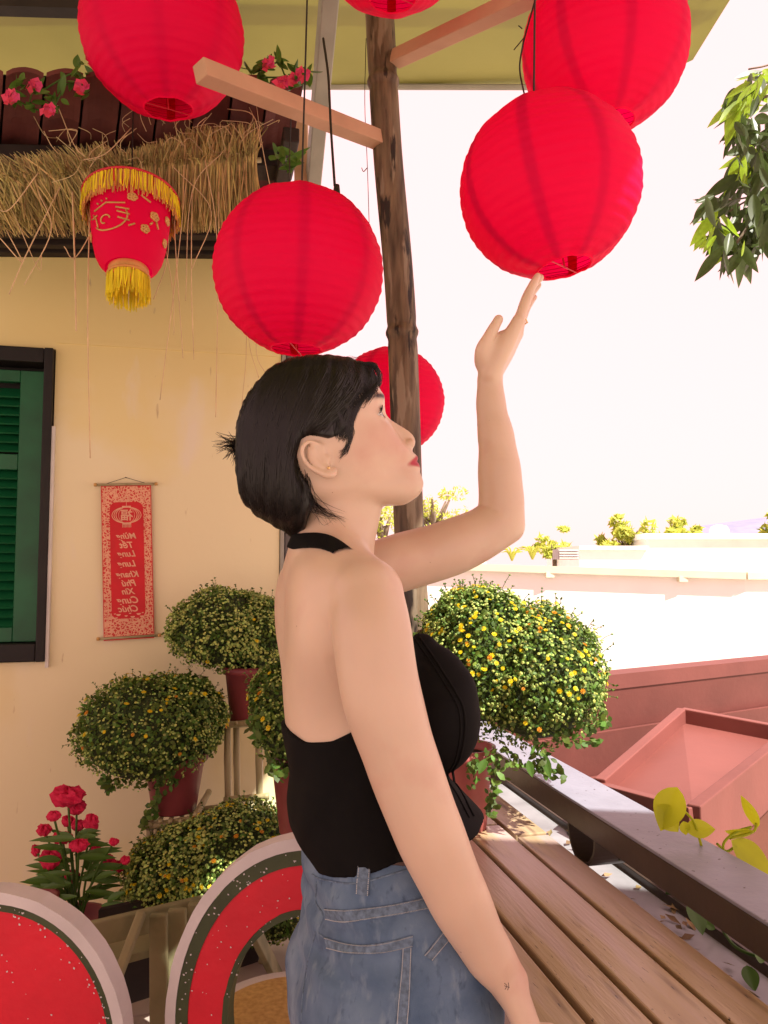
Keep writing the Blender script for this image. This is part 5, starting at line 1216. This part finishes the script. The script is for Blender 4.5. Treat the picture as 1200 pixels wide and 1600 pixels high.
bb = MB(); bb.lathe([(0,-.0018),(.0018,0),(0,.0018)], 8, rc+Vector((.0098,-.002,-.004))); bb.build('ring_stone', M_gold_s, body)
# ---- clothes: cut from offsets of the same field
def sub_field(lo, hi): q = BF.sl(lo, hi); return BF.F[q].copy(), BF.x[q[0]], BF.y[q[1]], BF.z[q[2]]
def comp_main(V, Q, keep=1):
    n = len(V); lab = np.arange(n)
    for _ in range(400):
        m = lab[Q].min(1); new = lab.copy()
        for k in range(4): np.minimum.at(new, Q[:,k], m)
        new = new[new]
        if (new == lab).all(): break
        lab = new
    ids, cn = np.unique(lab, return_counts=True); best = ids[np.argsort(-cn)[:keep]]; vm = np.isin(lab, best); qm = vm[Q].all(1); re = np.cumsum(vm)-1
    return V[vm], re[Q[qm]]
# a torso-only field so that the arms are not clothed
TF = Field(axis((-.20,.24,.0028)), axis((.90,1.30,.0028)), axis((.84,1.36,.0028)))
TF.add(torso_fn, (-.22,.84,.56), (.33,1.34,1.42), .02)
for r, px in ((.062, 658), (-.062, 673)): TF.ball(tuple(P(px, 1112, BY)+br_*r), (.052,.056,.062), .024)
for r in (.07, -.07): TF.ball(tuple(P(505, 960, BY)+br_*r), (.045,.05,.075), .05)
for r in (.05, -.05): TF.limb([P(641,1008, BY)+br_*r, P(672,1062,BY)+br_*r], [.016,.034], .02, n=5)
X, Y, Z = TF.x[:,None,None], TF.y[None,:,None], TF.z[None,None,:]
pxx = 600+1200*X/Y; 
zof = lambda y: P(600, y, 1.03).z
upx = np.interp(pxx, [440,448,480,520,560,600,650,700,760], [zof(y) for y in (1140,1142,1153,1146,1126,1075,988,975,985)])
lwx = np.interp(pxx, [440,470,500,559,614,690,745,770], [zof(y) for y in (1300,1322,1350,1338,1318,1300,1290,1285)])
hemf = np.clip((zof(1208)-Z)/.07, 0, 1)
fl_ = np.clip((pxx-620)/70, 0, 1)*hemf*.046+ np.clip((520-pxx)/60, 0, 1)*np.clip((zof(1225)-Z)/.04,0,1)*.006
fold = .0016*np.sin(Z*95+X*60+2*np.sin(Y*30))*np.clip((zof(1190)-Z)/.1,0,1)+.0012*np.sin(Z*40-X*90+Y*55)
C = TF.F-.0055-fl_+fold*.7-.0065*np.clip((zof(1230)-Z)/.05, 0, 1)
C = smax(smax(C, (Z-upx)*.9, .003), (lwx-Z)*.95, .003)
V2, Q2 = surface_nets(C.astype(np.float32), TF.x, TF.y, TF.z); V2, Q2 = comp_main(V2, Q2); V2 = relax(V2, Q2, 2, .4)
top = np_mesh('halter_top', V2, Q2, M_black, woman)
# strap round the neck
SF, sx, sy, sz = sub_field((-.17,.98,1.24), (.05,1.22,1.46)); X, Y, Z = sx[:,None,None], sy[None,:,None], sz[None,None,:]
a_, b_ = P(462,846,1.06), P(556,872,1.03); dl = Vector((b_.x-a_.x, 0, b_.z-a_.z)).normalized()
al = (X-a_.x)*dl.x+(Z-a_.z)*dl.z; dd = -(X-a_.x)*dl.z+(Z-a_.z)*dl.x - .010*np.sin(np.clip(al/.085,0,1)*pi)
hwd = np.interp(al, [-.02,.0,.05,.085,.11], [.0115,.0115,.0105,.0085,.007])
C = np.maximum(np.maximum(SF-.0028, np.abs(dd)-hwd), al-.105)
V3, Q3 = surface_nets(C.astype(np.float32), sx, sy, sz); V3, Q3 = comp_main(V3, Q3); V3 = relax(V3, Q3, 1, .3); np_mesh('neck_strap', V3, Q3, M_black, woman)
# jeans
JF = Field(axis((-.20,.30,.0032)), axis((.87,1.32,.0032)), axis((.0,.60,.008), (.60,.985,.0032)))
JF.add(torso_fn, (-.22,.84,.56), (.33,1.34,1.42), .02)
for r in (.078, -.078): JF.ball(tuple(P(572, 1555, BY)+br_*r), (.080,.080,.09), .05)
for s in (1,-1):
    hp = P(610,1640,BY)+br_*(.082*s)-Vector((br_.x*.082*s,0,0)); JF.limb([Vector((hp.x, hp.y, .70)), Vector((hp.x+.02, hp.y, .42)), Vector((hp.x-.01, hp.y, .07))], [.100,.078,.068], .03, n=6)
X, Y, Z = JF.x[:,None,None], JF.y[None,:,None], JF.z[None,None,:]
fold = .0032*np.sin(Z*120+X*35+2.2*np.sin(X*28+Y*22))*np.clip((Z-.80)/.06,0,1)+.0016*np.sin(Z*42+X*70)+.0016*np.sin(Z*75-X*48+Y*40)
C = JF.F-.0075+fold
C = smax(C, (Z-zof(1305)+.0*X)*.9, .003); C = np.maximum(C, .075-Z)
V4, Q4 = surface_nets(C.astype(np.float32), JF.x, JF.y, JF.z); V4, Q4 = comp_main(V4, Q4); V4 = relax(V4, Q4, 2, .4)
jeans = np_mesh('jeans', V4, Q4, M_denim, woman)
for s in (1,-1):
    hp = P(610,1640,BY)+br_*(.082*s)-Vector((br_.x*.082*s,0,0)); b = MB(); c = Vector((hp.x+.05, hp.y+.015, 0)); prof = [(0,.002),(.9,.002),(1,.02),(.98,.05),(.6,.085),(.45,.10),(0,.10)]
    vs = []; n = 28
    for r, z in prof:
        for k in range(n): a = 2*pi*k/n; vs.append(c+bf*(r*.135*cos(a)-(z*.6))+br_*(r*.048*sin(a))+UZ*z)
    b.add(vs, [(i*n+k, i*n+(k+1)%n, (i+1)*n+(k+1)%n, (i+1)*n+k) for i in range(len(prof)-1) for k in range(n)]); b.build('shoe', M_shoe, woman, True)
# ---- seams laid on the cloth
def bvh_of(V, Q): return BVHTree.FromPolygons([tuple(p) for p in V], [tuple(int(i) for i in q) for q in Q])
bv_j, bv_t, bv_b = bvh_of(V4, Q4), bvh_of(V2, Q2), bvh_of(V, Q)
CAM = Vector((0,0,CH))
def hit(bv, px, py, off=0):
    r = ray(px, py).normalized(); h = bv.ray_cast(CAM, r)
    if h[0] is None: return None
    nn = h[1] if h[1].dot(r) < 0 else -h[1]; return h[0]+nn*off, nn
def pl(pts, n=8):
    return [(p.x, p.y) for p in spline([(x, y, 0) for x, y in pts], n)]
def seam(bv, pts, r, m, name, par, off=0, n=8, seg=6):
    H = [hit(bv, x, y, off) for x, y in pl(pts, n)]; H = [h[0] for h in H if h]
    if len(H) > 2: b = MB(); b.tube(H, r, seg); b.build(name, m, par, True)
def ribbon(bv, pa, pb, th, m, name, par, n=10):
    A = [hit(bv, x, y) for x, y in pl(pa, n)]; B = [hit(bv, x, y) for x, y in pl(pb, n)]; b = MB(); vs = []; 
    for a, c in zip(A, B):
        if a and c: vs += [a[0]-a[1]*.001, a[0]+a[1]*th, a[0].lerp(c[0], .5)+(a[1]+c[1])*(th*.6), c[0]+c[1]*th, c[0]-c[1]*.001]
    k = len(vs)//5; b.add(vs, [(i*5+j, i*5+j+1, (i+1)*5+j+1, (i+1)*5+j) for i in range(k-1) for j in range(4)]+[(0,1,2,3,4), tuple((k-1)*5+j for j in (4,3,2,1,0))]); o = b.build(name, m, par, False)
    b = MB()
    for E_ in (A, B):
        E2 = [e for e in E_ if e]
        for i in range(0, len(E2)-1):
            a, c = E2[i], E2[i+1]; mid = (vs and (A[0][0]+B[0][0])/2)
            for t in (.05, .38, .71):
                inw = ((B[min(i, len(B)-1)] or a)[0]-(A[min(i, len(A)-1)] or a)[0]).normalized()*(.0012 if E_ is A else -.0012)
                p0 = a[0].lerp(c[0], t)+a[1]*(th+.0003)+inw; p1 = a[0].lerp(c[0], t+.22)+a[1]*(th+.0003)+inw; b.tube([p0, p1], .00055, 3)
    tag(b.build('stitching', M_thread, par), kind='stuff'); return o
ribbon(bv_j, [(508,1419),(547,1421),(606,1414),(668,1402)], [(510,1438),(547,1440),(606,1433),(676,1420)], .0016, M_denim_l, 'yoke_seam', jeans)
ribbon(bv_j, [(508,1464),(547,1475),(594,1473),(645,1461)], [(512,1482),(547,1491),(594,1489),(644,1478)], .0018, M_denim_l, 'pocket_hem', jeans)
ribbon(bv_j, [(628,1480),(626,1520),(622,1560),(618,1610)], [(643,1479),(642,1520),(640,1560),(636,1610)], .0016, M_denim_l, 'pocket_edge', jeans)
ribbon(bv_j, [(690,1456),(676,1474),(662,1492)], [(704,1466),(690,1484),(676,1502)], .0016, M_denim_l, 'front_pocket_edge', jeans, 6)
ribbon(bv_j, [(564,1318),(561,1350),(558,1394)], [(581,1318),(580,1350),(577,1397)], .0045, M_denim_l, 'belt_loop', jeans, 6)
seam(bv_j, [(488,1366),(504,1374),(559,1380),(634,1360),(700,1350)], .0013, M_denim_l, 'waistband_edge', jeans, .0)
seam(bv_j, [(495,1378),(494,1410),(505,1430),(498,1455),(508,1466)], .0016, M_denim_l, 'back_seam', jeans, .0)
seam(bv_j, [(494,1455),(482,1500),(474,1550),(470,1610)], .0013, M_denim_l, 'leg_seam', jeans, .0)
for pts in ([(655,995),(678,1028),(692,1050),(712,1082),(724,1108),(726,1145),(718,1185),(706,1212),(722,1240),(740,1275)],):
    seam(bv_t, pts, .0018, M_black, 'princess_seam', top, .0003); seam(bv_t, [(x-7, y+3) for x, y in pts], .0013, M_black, 'princess_seam', top, .0003)
# tiny inked mark on the wrist
M_ink = mat('faded_ink', (.10,.06,.05), .6, .1, 20)
for pts in ([(788,1536),(792,1540),(789,1546)], [(794,1535),(795,1541),(793,1547)], [(788,1540),(796,1543)]): seam(bv_b, pts, .00045, M_ink, 'inked_mark', body, .0, 3, 4)
# ================================================================== HAIR
hrow = [(557,480,530,.020), (563,448,560,.045), (578,421,586,.063), (600,400,597,.076), (630,381,602,.084), (660,371,602,.0875), (700,367,602,.0885), (740,369,602,.087), (770,374,600,.084), (790,383,600,.079), (808,402,590,.073), (820,424,560,.064), (830,440,520,.045), (836,455,500,.03)]
hz = []; hc = []; ha = []; hb = []
for y, xl, xr, b in hrow: p0, p1 = P(xl, y, 1.10), P(xr, y, 1.10); hz.append(p0.z); hc.append((p0.x+p1.x)/2); ha.append((p1.x-p0.x)/2); hb.append(b)
hz, hc, ha, hb = [np.array(q[::-1]) for q in (hz, hc, ha, hb)]
stb = lambda V, s=5: smooth_tab(lambda q: np.interp(q, hz, V), 1.36, 1.66, 400, s)
hC, hA, hB = stb(hc), stb(ha, 4), stb(hb, 4)
poly = [(589,581), (580,592), (568,604), (557,618), (550,636), (546,654), (541,667), (532,676), (526,683), (514,687), (500,684), (486,680), (473,684), (464,698), (462,716), (468,735), (478,750), (485,768), (484,790), (478,808), (472,832), (440,842), (400,820), (370,800), (345,740), (340,680), (345,620), (380,575), (420,545), (480,535), (560,535), (610,565)]
pw = [(P(x, y, 1.035).x, P(x, y, 1.035).z) for x, y in poly]
HF = Field(axis((-.245,.02,.0022)), axis((1.0,1.20,.0022)), axis((1.37,1.655,.0022)))
gx, gz_ = np.meshgrid(HF.x, HF.z, indexing='ij'); dmin = np.full(gx.shape, 9.); ins = np.zeros(gx.shape, bool)
for (x0, z0), (x1, z1) in zip(pw, pw[1:]+pw[:1]):
    ex, ez = x1-x0, z1-z0; t = np.clip(((gx-x0)*ex+(gz_-z0)*ez)/(ex*ex+ez*ez), 0, 1); dmin = np.minimum(dmin, np.hypot(gx-x0-t*ex, gz_-z0-t*ez))
    c_ = ((z0 > gz_) != (z1 > gz_)) & (gx < (x1-x0)*(gz_-z0)/(z1-z0+1e-12)+x0); ins ^= c_
pd = np.where(ins, -dmin, dmin)[:,None,:]
X, Y, Z = HF.x[:,None,None], HF.y[None,:,None], HF.z[None,None,:]
cx, a, b = hC(Z), hA(Z), hB(Z); f = X-cx; r = Y-1.105
q = (np.abs(f/a)**2.1+np.abs(r/b)**2.1+1e-9)**(1/2.1); gr = np.sqrt((np.abs(f/a)**1.1/a)**2+(np.abs(r/b)**1.1/b)**2)/np.maximum(q,.3)**1.1+1e-3
d = (q-1)/gr; d = smax(d, Z-hz[-1], .02); flow = .0011*np.sin(420*(X+.35*Z)+3*np.sin(60*Z))+.0009*np.sin(260*(X*.9-.2*Z)+1.3)
C = smax(d+flow, pd, .007); C = np.maximum(C, -(Z-1.375))
V5, Q5 = surface_nets(C.astype(np.float32), HF.x, HF.y, HF.z); V5, Q5 = comp_main(V5, Q5); V5 = relax(V5, Q5, 1, .4)
hair = np_mesh('hair', V5, Q5, M_hair, body)
bv_h = bvh_of(V5, Q5)
def bez(p, t): a, b, c, d = p; s = 1-t; return (a[0]*s**3+3*b[0]*s*s*t+3*c[0]*s*t*t+d[0]*t**3, a[1]*s**3+3*b[1]*s*s*t+3*c[1]*s*t*t+d[1]*t**3)
keys = [(0, ((425,583),(378,625),(362,705),(381,794))), (.2, ((445,572),(405,630),(380,715),(398,812))), (.42, ((472,563),(432,630),(410,730),(425,828))), (.64, ((505,560),(468,635),(428,720),(452,834))), (.82, ((540,561),(520,630),(440,665),(466,828))), (1.0, ((572,569),(560,655),(470,655),(463,715)))]
def fam(s):
    for (s0, k0), (s1, k1) in zip(keys, keys[1:]):
        if s <= s1: t = (s-s0)/(s1-s0); return [(a[0]+(b[0]-a[0])*t, a[1]+(b[1]-a[1])*t) for a, b in zip(k0, k1)]
    return list(keys[-1][1])
rnd = random.Random(77); hb_ = MB()
def strand(mb, bz, side, r, n=13, jit=4, off=.0012, t0=0, t1=1):
    jx, jy = rnd.gauss(0, jit), rnd.gauss(0, jit); ph = rnd.uniform(0, 6.28); am = rnd.uniform(.3, 2.0); pts = []; o = rnd.uniform(-.0006, off)
    for i in range(n):
        t = t0+(t1-t0)*i/(n-1); x, y = bez(bz, t); x += jx+am*sin(ph+t*5); y += jy
        if side > 0:
            rr = ray(x, y); h = bv_h.ray_cast(CAM, rr.normalized())
        else:
            p = P(x, y, 1.10); h = bv_h.ray_cast(Vector((p.x, 1.4, p.z)), Vector((0,-1,0)))
        if h[0] is None: 
            if len(pts) > 3: break
            pts = []; continue
        nn = h[1]; nn = nn if (nn.y < 0) == (side > 0) else -nn
        pts.append(h[0]+nn*o)
    if len(pts) > 3:
        m = len(pts); mb.tube(pts, [r*min(1, .35+i*.5, .25+(m-1-i)*.3) for i in range(m)], 3, cap=False)
for i in range(2600): strand(hb_, fam(rnd.random()), 1, rnd.uniform(.0005,.0011), jit=5)
for i in range(700): strand(hb_, fam(rnd.random()), -1, rnd.uniform(.0006,.0012), jit=6)
side_k = [((560,566),(590,600),(560,640),(546,672)), ((540,562),(575,610),(548,640),(534,678)), ((560,565),(580,575),(585,600),(560,625))]
for i in range(420): 
    k_ = rnd.choice(side_k); strand(hb_, [(a+rnd.gauss(0,4), c+rnd.gauss(0,4)) for a, c in k_], rnd.choice((1,1,-1)), .0007, jit=4)
tag(hb_.build('hair_strands', M_hair, body, True), kind='stuff')
# loose locks: bangs, nape wisps, little ponytail tuft
lk = MB()
def lock(pts, Y, r=.0007, n=6): lk.tube(spline([P(x, y, Y_) for (x, y), Y_ in zip(pts, Y if hasattr(Y, '__len__') else [Y]*len(pts))], n), [r*(1-.75*i/(n*(len(pts)-1))) for i in range(n*(len(pts)-1)+1)], 3)
for i in range(55):
    y0 = 1.055+.10*rnd.random(); j = lambda s=3: rnd.gauss(0, s); kk = rnd.random()
    lock([(555+20*kk+j(), 566+6*kk+j(1.5)), (582+j(), 571+j(2)), (592+j(1.5)+1, 584+j(3)), (595+j(1.5)-6*(1-kk), 598+j(4)), (586+j(4), 608+j(4))], [y0, y0, y0-.003, y0-.005, y0-.005], .0007)
for i in range(30):
    j = lambda s=3: rnd.gauss(0, s); y0 = 1.05+.02*rnd.random()
    lock([(552+j(4), 575+j(3)), (566+j(3), 592+j(3)), (575+j(4), 608+j(3)), (566+j(5), 622+j(4)), (556+j(5), 634+j(5))], [y0+.0, y0-.004, y0-.004, y0-.012, y0-.018], .0007)
for i in range(16):
    j = lambda s=2: rnd.gauss(0, s); lock([(592+j(), 597+j(3)), (580+j(), 612+j()), (568+j(3), 622+j(3)), (556+j(3), 632+j(3))], [1.055,1.045,1.038,1.03], .0005)
for i in range(12):
    j = lambda s=3: rnd.gauss(0, s); k_ = rnd.random()
    lock([(470+12*k_+j(), 765+j(6)), (478+14*k_+j(), 785+j(6)), (490+22*k_+j(5), 800+j(6)), (500+40*k_+j(5), 812+j(6))], [1.03,1.032,1.036,1.04], .00045)
def face_lock(pts, r=.00045):
    Hs = []
    for x, y in pl(pts, 5):
        c1, c2 = hit(bv_b, x, y), hit(bv_h, x, y); c = [q for q in (c1, c2) if q]
        if c: q = min(c, key=lambda q: q[0].y); Hs.append(q[0]+q[1]*.0009)
    if len(Hs) > 3: m = len(Hs); lk.tube(Hs, [r*min(1, .25+(m-1-i)*.12) for i in range(m)], 3)
for i in range(75):
    j = lambda s=2: rnd.gauss(0, s); k_ = rnd.random(); face_lock([(520+32*k_+j(), 640+j(3)), (526+26*k_+j(), 662+j(3)), (524+22*k_+j(), 676+2*k_+j(2)), (526+12*k_+j(2.5), 683+6*k_**2+j(3))])
for i in range(260):
    j = lambda s=2: rnd.gauss(0, s); k_ = rnd.random(); q0 = bez(((582,586),(566,604),(548,632),(538,672)), k_); q1 = bez(((588,600),(572,618),(556,644),(546,684)), min(1, k_+.14+.1*rnd.random())); e_ = rnd.uniform(-2,5)
    face_lock([(q0[0]-14+j(), q0[1]-26+j(3)), (q0[0]-3+j(1.5), q0[1]-8+j(2)), (q0[0]+4+e_*.5, q0[1]+6), (q1[0]-4+e_, q1[1]+j(2))], .00042)
for i in range(30):
    j = lambda s=2: rnd.gauss(0, s); face_lock([(550+j(), 655+j(3)), (549+j(), 680+j(3)), (541+j(2), 700+j(3)), (532+j(3), 712+j(5))], .0003)
for i in range(24):
    j = lambda s=2: rnd.gauss(0, s); k_ = rnd.random(); face_lock([(474+8*k_+j(), 745+j(6)), (480+10*k_+j(), 775+j(4)), (492+14*k_+j(3), 797+j(4)), (515+30*k_+j(5), 812+j(5))], .0003)
for i in range(60):
    j = lambda s=2: rnd.gauss(0, s); k_ = rnd.random(); face_lock([(548+20*k_+j(), 612+j(3)), (566+16*k_+j(), 606+j(3)), (576+10*k_+j(), 612+j(3)), (560+16*k_+j(3), 626+j(4))], .0004)
for i in range(90):
    a = rnd.uniform(-.75, .95) if rnd.random() < .8 else rnd.uniform(.9, 1.3); l = rnd.uniform(14, 38)*(1.1 if abs(a) < .5 else .8); x0, y0 = 372, 696+rnd.gauss(0,6)
    lock([(x0+4, y0), (x0-l*.5*cos(a), y0+l*.5*sin(a)*.8), (x0-l*cos(a), y0+l*sin(a)+rnd.gauss(0,3))], [1.10, 1.09+rnd.gauss(0,.01), 1.09+rnd.gauss(0,.02)], .0008, 4)
for i in range(0):
    x0 = rnd.uniform(380, 470); y0 = {0: 800}.get(1, 790+(x0-380)*.42); lock([(x0, y0-14), (x0+rnd.gauss(0,3), y0+2), (x0+rnd.gauss(2,4), y0+rnd.uniform(8,18))], 1.06+rnd.uniform(-.03,.06), .0007, 4)
for i in range(26):
    x0 = rnd.uniform(465, 560); lock([(x0-14, 578-abs(x0-500)*.05+ (0 if x0 > 430 else (430-x0)*.9)), (x0, 560+(0 if x0 > 450 else (450-x0)*.6)+rnd.uniform(-4,2)), (x0+16, 562+rnd.gauss(0,3))], 1.10, .0004, 4)
tag(lk.build('loose_locks', M_hair, body, True), kind='stuff')
